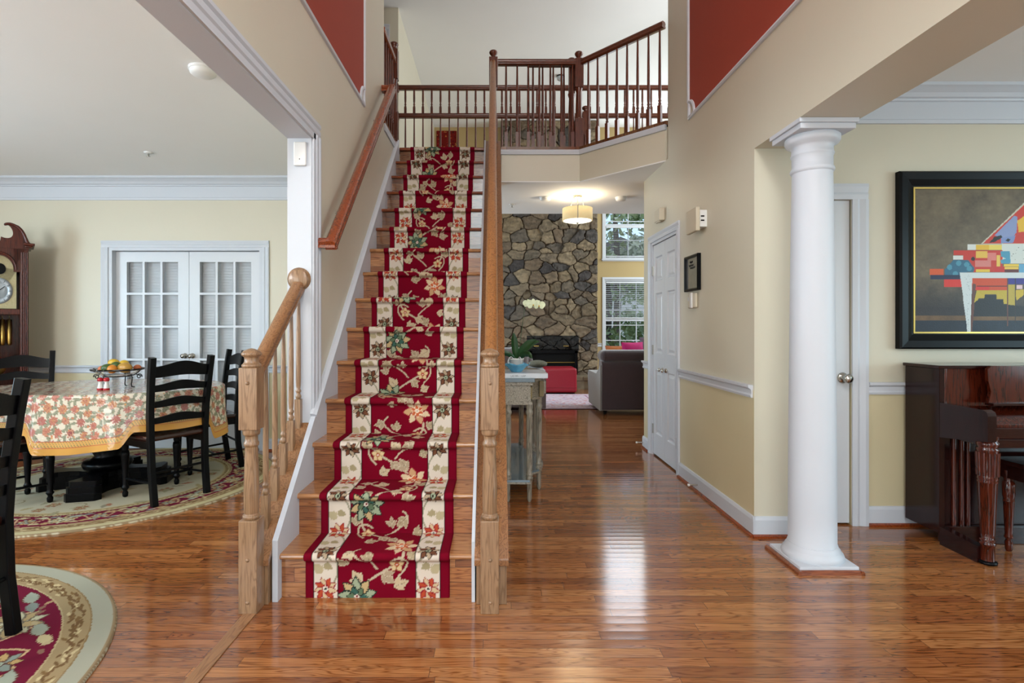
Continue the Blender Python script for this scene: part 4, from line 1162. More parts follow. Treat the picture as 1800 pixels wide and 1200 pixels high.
# the cloth is shorter where it rests on the seats of the chairs pushed in
SEATS = [(-2.385, 3.90, 58.5), (-2.475, 4.635, 133), (-3.29, 3.66, -30), (-3.78, 4.29, 216.9)]
near = np.zeros(na)
for (sx_, sy_, sr_) in SEATS:
    a_ = math.radians(sr_); wx_ = tx+ex+nx*0.04-sx_; wy_ = ty+ey+ny*0.04-sy_
    lx_ = wx_*math.cos(a_)+wy_*math.sin(a_); ly_ = -wx_*math.sin(a_)+wy_*math.cos(a_)
    dd_ = np.maximum(np.maximum(np.abs(lx_)-0.235, np.abs(ly_)-0.26), 0)
    near = np.maximum(near, np.clip(1-dd_/0.08, 0, 1))
near = near*near*(3-2*near)
drop_th = drop-near*0.115
for i in range(nd):
    v = i/(nd-1); s = v*drop_th
    out = 0.010+0.006*v+(0.040*fold+0.010*fold2)*v**1.2*(1-0.6*near)
    rr = np.minimum(1, s/0.012)
    zt = TZ-s*(1-0.03*fold*v)-0.0
    hem = 0.012*np.sin(th*5)*v*(1-near)
    X = ex+nx*(out*rr); Y = ey+ny*(out*rr); Z = zt+hem if i else np.full(na, TZ)
    rows.append(np.stack([X, Y, Z], 1))
    c_ = cv.sample(ex+nx*s+ox, ey+ny*s+oy)
    rem = drop_th-s; t2 = (rem-0.045)/0.045; wv_ = np.sin(th*150+t2*4)
    band = np.where((np.abs(wv_) < 0.35)[:, None], np.array(rgb(120, 116, 70)[:3]), np.array(rgb(206, 158, 84)[:3]))
    band = np.where(((t2 < 0.1) | (t2 > 0.88))[:, None], np.array(rgb(176, 84, 52)[:3]), band)
    c_ = np.where((rem < 0.09)[:, None], band, c_)
    c_ = np.where((rem < 0.045)[:, None], np.array(rgb(200, 146, 62)[:3]), c_)
    cols_.append(c_)
P = np.stack(rows); 
M['cloth'] = painted('printed_cotton_under_clear_vinyl', 0.6, coat=0.85, coat_rough=0.08)
def crinkle(m, sc, st):
    tc = N(m, 'ShaderNodeTexCoord'); no = N(m, 'ShaderNodeTexNoise', i_Scale=sc, i_Detail=3.0, i_Distortion=0.5)
    L(m, tc.outputs['Object'], no.inputs['Vector']); b = N(m, 'ShaderNodeBump', i_Strength=st, i_Distance=0.01)
    L(m, no.outputs[0], b.inputs['Height']); L(m, b.outputs[0], bsdf(m).inputs['Coat Normal'])
crinkle(M['cloth'], 14.0, 0.45)
cl_ = grid_obj('tablecloth', P, np.stack(cols_), M['cloth']); cl_.location = (tx, ty, 0.0015)
tag(cl_, 'floral tablecloth with yellow hem under clear vinyl, draped over the dining table', 'tablecloth')

# fruit bowl, fruit and shakers
TT_ = TZ+0.002
bx, by = -2.80, 4.02
fb = thing('fruit_stand', 'black wrought-iron footed stand with scroll handles and a shallow glass dish', 'bowl', (bx, by, TT_))
obj('dish', MB().lathe([(0.05, 0.088), (0.10, 0.098), (0.148, 0.125), (0.172, 0.140), (0.170, 0.144), (0.145, 0.131), (0.098, 0.104), (0.05, 0.094)], seg=32), M['glass'], fb)
obj('wire_ring', MB().tube([(0.165*math.cos(t), 0.165*math.sin(t), 0.135) for t in [k*2*PI/36 for k in range(37)]], 0.004).tube([(0.09*math.cos(t), 0.09*math.sin(t), 0.088) for t in [k*2*PI/36 for k in range(37)]], 0.004), M['black_metal'], fb)
for k in range(3):
    a = [PI, 0, PI/2][k]+0.12
    pts = [(0.115, 0.0), (0.097, 0.003), (0.093, 0.02), (0.098, 0.05), (0.10, 0.075), (0.085, 0.088), (0.11, 0.09), (0.14, 0.11), (0.168, 0.14)]
    obj('leg', MB().tube([(r_*math.cos(a), r_*math.sin(a), z+0.004) for r_, z in pts], 0.0042), M['black_metal'], fb)
    sp = [(0.148+0.022*(1-t/9)*math.cos(t), 0.082+0.022*(1-t/9)*math.sin(t)) for t in [k2*0.5 for k2 in range(14)]]
    obj('scroll', MB().tube([(0.125*math.cos(a), 0.125*math.sin(a), 0.10)]+[(r_*math.cos(a), r_*math.sin(a), z) for r_, z in sp], 0.0035), M['black_metal'], fb)
M['lemon'] = mottled('lemon_peel', rgb(214, 176, 44), rgb(202, 160, 36), 20, 0.4, 0.2, 300)
M['mango'] = mottled('mango_skin', rgb(190, 150, 60), rgb(170, 120, 50), 8, 0.35)
M['lime'] = mottled('green_skin', rgb(70, 96, 34), rgb(52, 76, 26), 12, 0.35)
M['orange'] = mottled('orange_peel', rgb(214, 136, 40), rgb(204, 122, 30), 20, 0.4, 0.2, 300)
M['peach'] = mottled('peach_skin', rgb(196, 116, 70), rgb(180, 92, 56), 8, 0.5)
def fruit(name, label, mk, dx, dy, z, sx, sy, sz, r, rot=0):
    f = MB().sphere((0, 0, 0), r, 18, 12, sx, sy, sz)
    f.xf(Matrix.Rotation(rot, 4, 'Z'))
    o = obj(name, f, M[mk]); o.location = (bx+dx, by+dy, TT_+z); tag(o, label, 'fruit', 'fruit in the wire stand')
fruit('orange', 'small orange at the front of the fruit stand', 'orange', 0.010, -0.075, 0.143, 1, 1, 1, 0.032)
fruit('avocado', 'green fruit at the front left of the fruit stand', 'lime', -0.040, -0.052, 0.148, 1.25, 1, .95, 0.034, 0.4)
fruit('avocado', 'green fruit in the middle of the stand behind the small orange', 'lime', -0.005, -0.012, 0.163, 1.25, 1, .95, 0.032, -0.3)
fruit('lemon', 'yellow fruit topmost left on the fruit pile', 'lemon', -0.040, 0.012, 0.185, 1.25, 1, .9, 0.031, 0.1)
fruit('lemon', 'yellow fruit on top of the pile, right of its highest lemon', 'lemon', 0.030, 0.022, 0.176, 1.2, 1, .9, 0.031, -0.4)
fruit('mango', 'large mottled yellow mango at the right of the fruit stand', 'mango', 0.075, -0.035, 0.150, 1.4, 1, .95, 0.040, -0.2)
fruit('peach', 'reddish peach at the left edge of the fruit stand', 'peach', -0.098, -0.022, 0.141, 1.1, 1, .85, 0.028, 0.3)
fruit('peach', 'reddish peach at the right edge of the fruit stand', 'peach', 0.122, 0.035, 0.146, 1, 1, .9, 0.026)
fruit('peach', 'reddish peach at the back of the fruit stand', 'peach', -0.085, 0.070, 0.146, 1, 1, .9, 0.030)
M['ceramic'] = mat('white_ceramic', rgb(226, 224, 220), 0.2)
M['red_glaze'] = mat('red_glaze', rgb(176, 20, 34), 0.25)
def shaker(dx, label):
    s = thing('shaker', label, 'shaker', (bx+dx, by-0.155, TT_), 0, 'pair of shakers')
    obj('body', MB().lathe([(0.019, 0.014), (0.016, 0.03), (0.012, 0.048), (0.012, 0.056), (0.016, 0.064)], seg=20), M['ceramic'], s)
    obj('base', MB().lathe([(0.020, 0), (0.021, 0.004), (0.020, 0.014)], seg=20), M['red_glaze'], s)
    obj('cap', MB().lathe([(0.016, 0.063), (0.019, 0.070), (0.019, 0.080), (0.012, 0.088), (0.001, 0.090)], seg=20), M['red_glaze'], s)
shaker(-0.018, 'left one of the two red-capped white shakers under the fruit stand')
shaker(0.026, 'right one of the two red-capped white shakers under the fruit stand')

# ------------------------------------------------------------------ grandfather clock against the dining room wall
kx, ky = -4.557, 4.97
ck = thing('grandfather_clock', 'dark cherry grandfather clock with swan-neck top beside the dining wall', 'clock', (kx, ky, 0), math.radians(42))
ck.scale = (0.8, 1, 1)
W2 = 0.255
obj('base_cabinet', MB().box(-W2-0.03, W2+0.03, -0.19, 0.19, 0, 0.10).box(-W2, W2, -0.17, 0.17, 0.10, 0.50).box(-W2-0.02, W2+0.02, -0.185, 0.185, 0.50, 0.54), M['cherry'], ck, bev=0.006)
obj('case', MB().box(-W2, -W2+0.075, -0.155, 0.16, 0.54, 1.93).box(W2-0.075, W2, -0.155, 0.16, 0.54, 1.93).box(-W2+0.075, W2-0.075, 0.13, 0.16, 0.54, 1.93).box(-W2+0.075, W2-0.075, -0.15, -0.12, 0.54, 0.66).box(-W2+0.075, W2-0.075, -0.15, -0.12, 1.33, 1.38), M['cherry'], ck, bev=0.004)
for sx in (-1, 1):
    fl = MB()
    for i in range(4): fl.lathe([(0.008, 0.56), (0.008, 1.90)], cx=sx*(W2-0.012-i*0.016), cy=-0.157, seg=10)
    obj('fluted_pilaster', fl, M['cherry'], ck)
# hood with arch
arch = MB(); n = 20
outer = [(-W2+0.0, 1.80), (-W2, 2.0)]+[(W2, 2.0), (W2, 1.80)]
inner_r = 0.125
pts = [(-W2+0.075, 1.66), (-W2+0.075, 1.70)]
arcin = [(-inner_r*math.cos(PI*i/n), 1.74+inner_r*math.sin(PI*i/n)) for i in range(n+1)]
vs = []; fs = []
for i, (x, z) in enumerate(arcin):
    xo = -W2+2*W2*i/n
    vs += [(x, -0.16, z), (xo, -0.16, 1.985), (x, -0.13, z), (xo, -0.13, 1.985)]
for i in range(n):
    a = i*4; fs += [(a, a+1, a+5, a+4), (a+2, a+6, a+7, a+3), (a, a+4, a+6, a+2), (a+1, a+3, a+7, a+5)]
arch.add(vs, fs)
arch.box(-W2, -inner_r, -0.16, -0.13, 1.72, 1.985).box(inner_r, W2, -0.16, -0.13, 1.72, 1.985)
arch.box(-W2-0.005, W2+0.005, -0.12, 0.16, 1.93, 2.0)
obj('hood', arch, M['cherry'], ck)
am = MB()
am.tube([(-(inner_r+0.022)*math.cos(PI*i/n), -0.165, 1.74+(inner_r+0.022)*math.sin(PI*i/n)) for i in range(n+1)], 0.012)
am.box(-W2-0.055, -W2+0.045, -0.205, 0.16, 1.965, 1.985).box(W2-0.045, W2+0.055, -0.205, 0.16, 1.965, 1.985).box(-W2-0.03, -W2+0.03, -0.185, 0.16, 1.945, 1.965).box(W2-0.03, W2+0.03, -0.185, 0.16, 1.945, 1.965)
obj('hood_moulding', am, M['cherry'], ck, bev=0.005)
for sx in (-1, 1):
    lo_ = bez((0.290, 1.985), (0.235, 1.975), (0.235, 2.05), (0.205, 2.095), 12)+bez((0.205, 2.095), (0.170, 2.155), (0.09, 2.180), (0.045, 2.150), 12)[1:]
    hi_ = bez((0.045, 2.150), (0.075, 2.155), (0.125, 2.115), (0.120, 2.060), 10)+bez((0.120, 2.060), (0.115, 2.02), (0.07, 2.01), (0.02, 2.03), 8)[1:]+[(0.0, 1.93), (0.25, 1.93)]
    poly = [(sx*a, b) for a, b in lo_+hi_]
    obj('swan_neck_scroll', MB().prism(poly, -0.175, -0.135, 'Y'), M['cherry'], ck)
    obj('scroll_moulding', MB().tube([(sx*a, -0.178, b-0.014) for a, b in lo_], [0.018]*8+[0.016]*9+[0.012]*7+[0.006]*1), M['cherry'], ck)
M['dial'] = mottled('engraved_brass_dial', rgb(196, 186, 146), rgb(160, 146, 104), 60, 0.3)
M['silver'] = mat('silvered_chapter_ring', rgb(176, 184, 190), 0.3, metal=0.3)
dl = MB().box(-0.15, 0.15, -0.118, -0.112, 1.385, 1.75)
dl.lathe([(0.15, 0), (0.15, 0.006)], seg=40).v
dd = MB().lathe([(0.135, 0), (0.135, 0.006)], seg=40).xf(Matrix.Translation((0, -0.112, 1.74)) @ Matrix.Rotation(PI/2, 4, 'X'))
dial = obj('dial_plate', MB().box(-0.15, 0.15, -0.118, -0.112, 1.385, 1.75).join(dd), M['dial'], ck)
ring = MB().lathe([(0.118, 0), (0.118, 0.004), (0.075, 0.004), (0.075, 0)], seg=44).xf(Matrix.Translation((0, -0.119, 1.545)) @ Matrix.Rotation(PI/2, 4, 'X'))
obj('chapter_ring', ring, M['silver'], dial)
nm = MB()
ROM = ['XII', 'I', 'II', 'III', 'IIII', 'V', 'VI', 'VII', 'VIII', 'IX', 'X', 'XI']
for k in range(12):
    a = PI/2-k*PI/6; T_ = Matrix.Translation((0, -0.1235, 1.545)) @ Matrix.Rotation(-(a-PI/2), 4, 'Y')
    s_ = ROM[k]; wd = 0.0075; x0 = -wd*len(s_)/2
    for i, ch_ in enumerate(s_):
        xc = x0+wd*(i+0.5); q = MB()
        if ch_ == 'I': q.box(xc-0.0016, xc+0.0016, -0.0006, 0.0006, 0.083, 0.108)
        elif ch_ == 'V':
            q.add([(xc-0.004, 0, 0.108), (xc-0.0015, 0, 0.108), (xc+0.001, 0, 0.083), (xc-0.001, 0, 0.083)], [(0, 1, 2, 3)]).add([(xc+0.0035, 0, 0.108), (xc+0.0025, 0, 0.108), (xc-0.001, 0, 0.083), (xc+0.001, 0, 0.083)], [(0, 1, 2, 3)])
        else:
            q.add([(xc-0.004, 0, 0.108), (xc-0.0015, 0, 0.108), (xc+0.004, 0, 0.083), (xc+0.0015, 0, 0.083)], [(0, 1, 2, 3)]).add([(xc+0.0035, 0, 0.108), (xc+0.0025, 0, 0.108), (xc-0.004, 0, 0.083), (xc-0.003, 0, 0.083)], [(0, 1, 2, 3)])
        nm.join(q, T_)
obj('numerals', nm, M['dark'], dial, clean=False)
obj('clock_hand', MB().box(-0.003, 0.003, -0.126, -0.125, 1.545, 1.61).xf(Matrix.Translation((0, 0, 1.545)) @ Matrix.Rotation(0.9, 4, 'Y') @ Matrix.Translation((0, 0, -1.545))), M['dark'], dial)
obj('clock_hand', MB().box(-0.002, 0.002, -0.128, -0.127, 1.545, 1.64).xf(Matrix.Translation((0, 0, 1.545)) @ Matrix.Rotation(-0.6, 4, 'Y') @ Matrix.Translation((0, 0, -1.545))), M['dark'], dial)
obj('moon_disc', MB().lathe([(0.05, 0), (0.05, 0.004)], seg=24).xf(Matrix.Translation((0.01, -0.119, 1.745)) @ Matrix.Rotation(PI/2, 4, 'X')), M['dark'], dial)
obj('door_glass', MB().box(-0.18, 0.18, -0.147, -0.144, 0.66, 1.33), M['glass'], ck)
obj('pendulum', MB().box(-0.006, 0.006, -0.05, -0.045, 0.86, 1.36).join(MB().lathe([(0.065, 0), (0.06, 0.012), (0.001, 0.015)], seg=28).xf(Matrix.Translation((0, -0.045, 0.85)) @ Matrix.Rotation(PI/2, 4, 'X'))), M['brass'], ck)
for dx in (-0.09, 0.03, 0.09):
    obj('clock_weight', MB().lathe([(0.004, 0.27), (0.004, 0.24), (0.024, 0.235), (0.024, 0.02), (0.018, 0.0), (0.001, -0.003)], cx=dx, cy=-0.02, z0=1.05, seg=20), M['brass'], ck)
# ------------------------------------------------------------------ upright piano (front faces the camera)
PX0, PX1 = 2.497, 3.97; PYB, PYF, PYK = 3.285, 3.03, 2.735
pn = thing('upright_piano', 'glossy dark mahogany upright piano standing against the music room wall', 'piano', (PX0, PYF, 0))
ob = lambda nm, mb, mk, bev=0.003: obj(nm, mb, M[mk], pn, bev=bev, world=True)
ob('side_panel', MB().box(PX0, PX0+0.03, PYF+0.002, PYB, 0.06, 0.985), 'mahogany')
ob('side_panel', MB().box(PX1-0.03, PX1, PYF+0.002, PYB, 0.06, 0.985), 'mahogany')
ob('back_panel', MB().box(PX0+0.03, PX1-0.03, PYB-0.02, PYB, 0.06, 0.985), 'mahogany')
ob('lid', MB().box(PX0-0.012, PX1+0.012, PYF-0.012, PYB+0.005, 0.985, 1.003), 'mahogany_x')
ob('upper_panel', MB().box(PX0+0.03, PX1-0.03, PYF+0.012, PYF+0.03, 0.77, 0.985), 'mahogany_red')
ob('lower_panel', MB().box(PX0+0.03, PX1-0.03, PYF+0.03, PYF+0.05, 0.10, 0.64), 'mahogany')
ob('bottom_rail', MB().box(PX0+0.03, PX1-0.03, PYF+0.0, PYF+0.05, 0.0, 0.10), 'mahogany_x')
for x in (PX0+0.03, PX0+0.30, PX0+0.345, PX1-0.345):
    ob('pilaster', MB().lathe([(0.011, 0.772), (0.011, 0.984)], cx=x+0.005, cy=PYF+0.01, seg=12), 'mahogany_red', 0)
for x in (PX0+0.10, PX0+0.145, PX0+0.18):
    ob('pilaster', MB().lathe([(0.012, 0.10), (0.012, 0.64)], cx=x, cy=PYF+0.026, seg=12), 'mahogany_red', 0)
for x0, x1 in ((PX0, PX0+0.045), (PX1-0.045, PX1)):
    ob('key_arm', MB().prism([(PYF+0.001, 0.60), (PYF+0.001, 0.795), (PYK+0.03, 0.795), (PYK+0.006, 0.785), (PYK, 0.765), (PYK, 0.635)], x0, x1, 'X'), 'mahogany')
    ob('toe_block', MB().prism([(PYF+0.001, 0.0), (PYF+0.001, 0.10), (PYK+0.06, 0.085), (PYK+0.06, 0.0)], x0, x1, 'X'), 'mahogany')
    cxl = (x0+x1)/2+(0.012 if x0 < 3 else -0.012)
    s_ = MB()
    sc = 16; prof = [(0.030, 0.0), (0.030, 0.075), (0.034, 0.08), (0.034, 0.09), (0.026, 0.095), (0.034, 0.105), (0.026, 0.112), (0.030, 0.14), (0.042, 0.40), (0.045, 0.405), (0.040, 0.412), (0.045, 0.42), (0.042, 0.43), (0.045, 0.565), (0.048, 0.572), (0.038, 0.58), (0.046, 0.59), (0.046, 0.605), (0.040, 0.61), (0.044, 0.63), (0.044, 0.64)]
    ob('front_leg', MB().lathe(prof, cx=cxl+0.01, cy=PYK+0.05, z0=0.02, seg=20), 'mahogany_red', 0)
    fl = MB()
    for k in range(12):
        a = 2*PI*k/12; fl.tube([(cxl+0.01+0.040*math.cos(a), PYK+0.05+0.040*math.sin(a), 0.455), (cxl+0.01+0.043*math.cos(a), PYK+0.05+0.043*math.sin(a), 0.575)], 0.0085, seg=6)
    ob('leg_fluting', fl, 'mahogany_red', 0)
    ob('caster_cup', MB().lathe([(0.034, 0), (0.040, 0.004), (0.040, 0.014), (0.030, 0.020), (0.001, 0.020)], cx=cxl+0.01, cy=PYK+0.05, seg=20), 'black', 0)
ob('key_bed', MB().box(PX0+0.045, PX1-0.045, PYK+0.02, PYF+0.01, 0.60, 0.645), 'mahogany_x')
ob('key_slip', MB().box(PX0+0.045, PX1-0.045, PYK+0.03, PYK+0.055, 0.645, 0.70), 'mahogany_x')
ob('fallboard', MB().prism([(PYK+0.06, 0.645), (PYK+0.06, 0.715), (PYK+0.10, 0.745), (PYF+0.01, 0.775), (PYF+0.01, 0.645)], PX0+0.045, PX1-0.045, 'X'), 'mahogany_red')
o_ = ob('fallboard_knob', MB().lathe([(0.006, 0), (0.005, 0.01), (0.009, 0.016), (0.001, 0.02)], seg=12).xf(Matrix.Translation((2.80, PYK+0.06, 0.69)) @ Matrix.Rotation(PI/2, 4, 'X')), 'brass', 0)
# music desk with scroll sides
md = MB().prism([(2.72, 0.80), (2.735, 0.86), (2.72, 0.92), (2.715, 0.985), (2.74, 1.005), (3.24, 1.0), (3.75, 1.005), (3.765, 0.985), (3.76, 0.92), (3.745, 0.86), (3.76, 0.80)], PYF-0.055, PYF-0.035, 'Y')
ob('music_desk', md, 'mahogany_red')
ob('music_desk_ledge', MB().box(2.72, 3.76, PYF-0.085, PYF-0.03, 0.787, 0.802), 'mahogany_x')
# bench tucked under the keyboard
bn = thing('piano_bench', 'dark piano bench with turned legs tucked under the keyboard', 'bench', (3.2, 2.86, 0))
obj('seat', MB().box(-0.45, 0.45, -0.13, 0.15, 0.475, 0.50), M['mahogany_x'], bn, bev=0.006)
obj('apron', MB().box(-0.42, 0.42, -0.115, -0.10, 0.40, 0.476).box(-0.42, 0.42, 0.10, 0.115, 0.40, 0.476).box(-0.42, -0.405, -0.1, 0.1, 0.40, 0.476).box(0.405, 0.42, -0.1, 0.1, 0.40, 0.476), M['mahogany_x'], bn)
for sx in (-1, 1):
    for sy in (-1, 1):
        obj('leg', MB().lathe([(0.011, 0), (0.016, 0.01), (0.018, 0.05), (0.012, 0.065), (0.021, 0.075), (0.018, 0.085), (0.017, 0.1), (0.024, 0.27), (0.026, 0.275), (0.022, 0.283), (0.027, 0.30), (0.028, 0.375), (0.020, 0.385), (0.024, 0.40), (0.024, 0.44)], cx=sx*0.40, cy=sy*0.092+(-0.01), seg=16), M['mahogany_red'], bn)

# ------------------------------------------------------------------ painting over the piano
FX0, FX1, FZ0, FZ1 = 2.462, 4.02, 1.085, 2.165
pt = thing('framed_painting', 'wide black-framed abstract painting of a colourful grand piano above the real piano', 'painting', (FX0, 3.32, FZ0))
fw_ = 0.098
fp = [(0, 0), (0, -0.035), (0.01, -0.045), (0.05, -0.040), (fw_-0.012, -0.022), (fw_, -0.020), (fw_, 0)]
fm = MB()
def mitre(fm, p, x0, x1, z0, z1, y):
    c4 = [(x0, z0, 1, 1), (x1, z0, -1, 1), (x1, z1, -1, -1), (x0, z1, 1, -1)]
    n = len(p); vs = []
    for (x, z, a, b) in c4:
        for (q, h_) in p: vs.append((x+a*q, y+h_, z+b*q))
    fs = [(i*n+k, i*n+(k+1) % n, ((i+1) % 4)*n+(k+1) % n, ((i+1) % 4)*n+k) for i in range(4) for k in range(n)]
    fm.add(vs, fs)
mitre(fm, fp, FX0, FX1, FZ0, FZ1, 3.319)
obj('frame', fm, M['black'], pt, world=True)
sl = MB(); mitre(sl, [(fw_-0.004, -0.024), (fw_+0.006, -0.024), (fw_+0.006, -0.012), (fw_-0.004, -0.012)], FX0, FX1, FZ0, FZ1, 3.319)
obj('gilt_slip', sl, M['brass'], pt, world=True)
# canvas painted in picture coordinates of the photograph crop: (cx,cy) 0..857 x 0..1200, 4.285 px per photo px
cxm, czm = FX0+fw_, FZ0+fw_; CW, CH = FX1-FX0-2*fw_, FZ1-FZ0-2*fw_
K = 3.30/950/4.285
def pp_(x, y):            # crop pixel -> canvas metres (origin lower left)
    X = (1600+x/4.285-VX)/950*3.30; Z = H-(320+y/4.285-VY)/950*3.30
    return (X-cxm, Z-czm)
cv = Canvas(CW, CH, 0.0022, (96, 84, 64))
gx, gy = np.meshgrid(np.arange(cv.w)*cv.res, np.arange(cv.h)*cv.res)
nz = vnoise(gx*9, gy*11)*0.5+vnoise(gx*30, gy*34)*0.3+vnoise(gx*90, gy*95)*0.2
tone = np.array(rgb(122, 108, 82)[:3]); tone2 = np.array(rgb(70, 60, 46)[:3]); low = np.array(rgb(44, 36, 36)[:3])
h_ = np.clip(gy/CH, 0, 1)
base = tone*nz[..., None]+tone2*(1-nz[..., None])
kk_ = np.clip((0.42-h_)/0.25, 0, 1)[..., None]
cv.a[:] = base*(1-kk_)+(low*(0.6+0.8*nz[..., None]))*kk_
dk_ = gy < 0.075; cv.a[dk_] = (np.array(rgb(20, 28, 44)[:3])*(0.5+nz[..., None]))[dk_]
bn_ = (gy >= 0.075) & (gy < 0.105); cv.a[bn_] = (np.array(rgb(110, 82, 50)[:3])*(0.5+0.8*nz[..., None]))[bn_]
def PQ(pts, col): cv.poly([pp_(*p) for p in pts], col)
def BX(x0, y0, x1, y1, col): PQ([(x0, y0), (x1, y0), (x1, y1), (x0, y1)], col)
RED_ = (192, 44, 22); ORG = (206, 84, 28); YEL = (222, 178, 40); TEA = (60, 122, 142); SKY_ = (134, 148, 190); WHT = (214, 218, 214); NAV = (18, 20, 48)
PQ([(535, 465), (860, 155), (1500, 60), (1900, 420), (1900, 470)], (196, 190, 170))
PQ([(550, 463), (860, 172), (1480, 78), (1880, 420), (1880, 466)], RED_)
PQ([(640, 400), (790, 250), (812, 262), (806, 380), (760, 430), (690, 440), (690, 412)], SKY_)
PQ([(690, 420), (800, 400), (780, 455), (690, 462)], (120, 140, 190))
PQ([(810, 290), (870, 250), (900, 300), (880, 370), (820, 376)], YEL)
BX(880, 240, 1000, 330, (200, 96, 30)); BX(930, 300, 1080, 420, TEA); BX(1100, 180, 1260, 330, YEL); BX(1280, 220, 1420, 400, SKY_); BX(1440, 260, 1600, 420, ORG); BX(1080, 360, 1240, 450, WHT)
PQ([(600, 455), (640, 410), (690, 398), (700, 415), (640, 450)], (10, 8, 10)); PQ([(722, 440), (740, 422), (760, 430), (745, 450)], (10, 8, 10))
BX(436, 468, 700, 512, WHT); BX(498, 470, 600, 512, YEL); BX(600, 470, 695, 510, (226, 204, 90)); BX(695, 466, 1750, 615, (206, 212, 206))
BX(330, 515, 700, 550, RED_); BX(400, 550, 700, 676, RED_); BX(328, 552, 404, 582, WHT)
BX(498, 520, 585, 572, (220, 180, 70)); BX(585, 530, 650, 590, (212, 120, 110)); BX(495, 590, 612, 640, (206, 124, 116)); BX(655, 550, 682, 632, (224, 190, 80)); BX(640, 632, 720, 678, (190, 30, 22))
PQ([(685, 520), (755, 520), (760, 610), (690, 612), (685, 585), (725, 575), (690, 560)], (70, 146, 176)); BX(708, 616, 822, 632, (228, 196, 60)); BX(716, 640, 820, 655, (226, 190, 70)); BX(716, 655, 820, 680, (90, 20, 20)); BX(822, 616, 900, 712, (96, 160, 196))
BX(498, 655, 606, 678, (224, 190, 60))
for i in range(90):
    x, y = rnd.uniform(770, 1740), rnd.uniform(480, 612); cv.disc(*pp_(x, y), rnd.uniform(0.001, 0.003), (40, 60, 56))
BX(1200, 500, 1400, 600, ORG); BX(1450, 520, 1600, 640, YEL)
PQ([(262, 722), (262, 662), (330, 585), (440, 585), (490, 650), (480, 676), (380, 680), (385, 726)], (42, 96, 124))
for (x, y) in ((300, 640), (370, 610), (430, 620), (345, 690), (450, 650)):
    cv.disc(*pp_(x, y), 0.016, (72, 140, 164))
cv.disc(*pp_(478, 578), 0.012, (12, 10, 10))
BX(152, 652, 256, 698, ORG); BX(156, 698, 380, 732, (22, 30, 66)); BX(258, 730, 395, 792, (208, 44, 30))
BX(470, 720, 735, 812, (198, 70, 22)); BX(505, 780, 735, 786, (30, 12, 10)); BX(740, 720, 880, 768, (48, 36, 130)); BX(500, 786, 600, 812, (206, 44, 30)); BX(900, 720, 1700, 800, (196, 60, 26))
PQ([(505, 812), (735, 812), (735, 916), (708, 916), (704, 880), (655, 880), (652, 846), (566, 846), (562, 875), (520, 875), (510, 908), (486, 906)], (188, 166, 48))
BX(742, 772, 792, 932, (180, 160, 60)); PQ([(792, 812), (860, 806), (860, 850), (806, 890)], (196, 170, 40)); BX(805, 775, 852, 805, (220, 190, 196))
for a in (900, 1100, 1300, 1500): BX(a, 800, a+60, 900, rnd.choice([YEL, TEA, (188, 166, 48), SKY_]))
PQ([(486, 910), (520, 880), (562, 880), (566, 850), (650, 850), (655, 885), (704, 885), (706, 920), (860, 935), (1690, 935), (1690, 1010), (470, 1010)], (26, 22, 26))
PQ([(378, 680), (1760, 680), (1760, 724), (472, 722), (458, 1135), (436, 1135)], (204, 214, 216))
PQ([(474, 760), (500, 770), (470, 1130), (458, 1130)], (96, 56, 46)); PQ([(1700, 722), (1760, 722), (1730, 1135), (1715, 1135)], (204, 214, 216))
BX(733, 724, 744, 1085, (96, 52, 40)); BX(793, 724, 801, 1060, (40, 26, 30)); BX(1200, 724, 1210, 1080, (60, 36, 30))
for i in range(70):
    t = rnd.random(); x = 430+rnd.uniform(-25, 20)*(1-t); y = 700+t*420; cv.disc(*pp_(x+10, y), 0.0014, (120, 136, 140))
nxp, nzp = 560, 360
U, V = np.meshgrid(np.linspace(0, CW, nxp), np.linspace(0, CH, nzp))
Pp = np.stack([U+cxm-FX0, np.full_like(U, -0.016), V+czm-FZ0], 2)
M['oil'] = painted('oil_paint', 0.45, bump=0.2, bscale=120, spec=0.4)
grid_obj('canvas', Pp, cv.sample(U, V), M['oil'], pt, smooth=False)
# ------------------------------------------------------------------ stone chimney breast with fireplace
SXA, SXB = 0.13, 2.06; YS = 10.90
rs = np.random.RandomState(5)
pts_ = []; z = 0.0
while z < 5.5:
    hrow = rs.uniform(0.12, 0.27); x = -0.2+rs.uniform(0, .2)
    while x < 2.2:
        wst = rs.uniform(0.13, 0.46)*(0.5+0.5*hrow/0.2); pts_.append((x+wst/2, z+hrow/2+rs.uniform(-.085, .085), rs.uniform(0, 1), rs.uniform(0, 1), rs.uniform(-0.35, .35))); x += wst
    z += hrow
pts_ = np.array(pts_)
res = 0.0095
gx = np.arange(SXA, SXB+res, res); gz = np.arange(0.0, ZT-0.002, res)
GX, GZ = np.meshgrid(gx, gz)
wx = GX+0.085*(vnoise(GX*6, GZ*6)-.5)+0.022*(vnoise(GX*25, GZ*25)-.5); wz = GZ+0.075*(vnoise(GX*6+9, GZ*6+3)-.5)+0.022*(vnoise(GX*25+5, GZ*25)-.5)
d1 = np.full(GX.shape, 9.0); d2 = np.full(GX.shape, 9.0); idx = np.zeros(GX.shape, int)
for i, (x, z, a, b, sk) in enumerate(pts_):
    m1 = (np.abs(GX-x) < 0.75) & (np.abs(GZ-z) < 0.6)
    dx = (wx-x); dz = (wz-z)+sk*dx*0.5
    q = 1.45
    d = np.where(m1, ((np.abs(dx)*0.74)**q+(np.abs(dz)*1.18)**q)**(1/q), 9)
    cl_ = d < d1
    d2 = np.where(cl_, d1, np.minimum(d2, d)); idx = np.where(cl_, i, idx); d1 = np.where(cl_, d, d1)
edge = np.clip((d2-d1)/0.024, 0, 1)
sa = pts_[idx, 2]; sb = pts_[idx, 3]
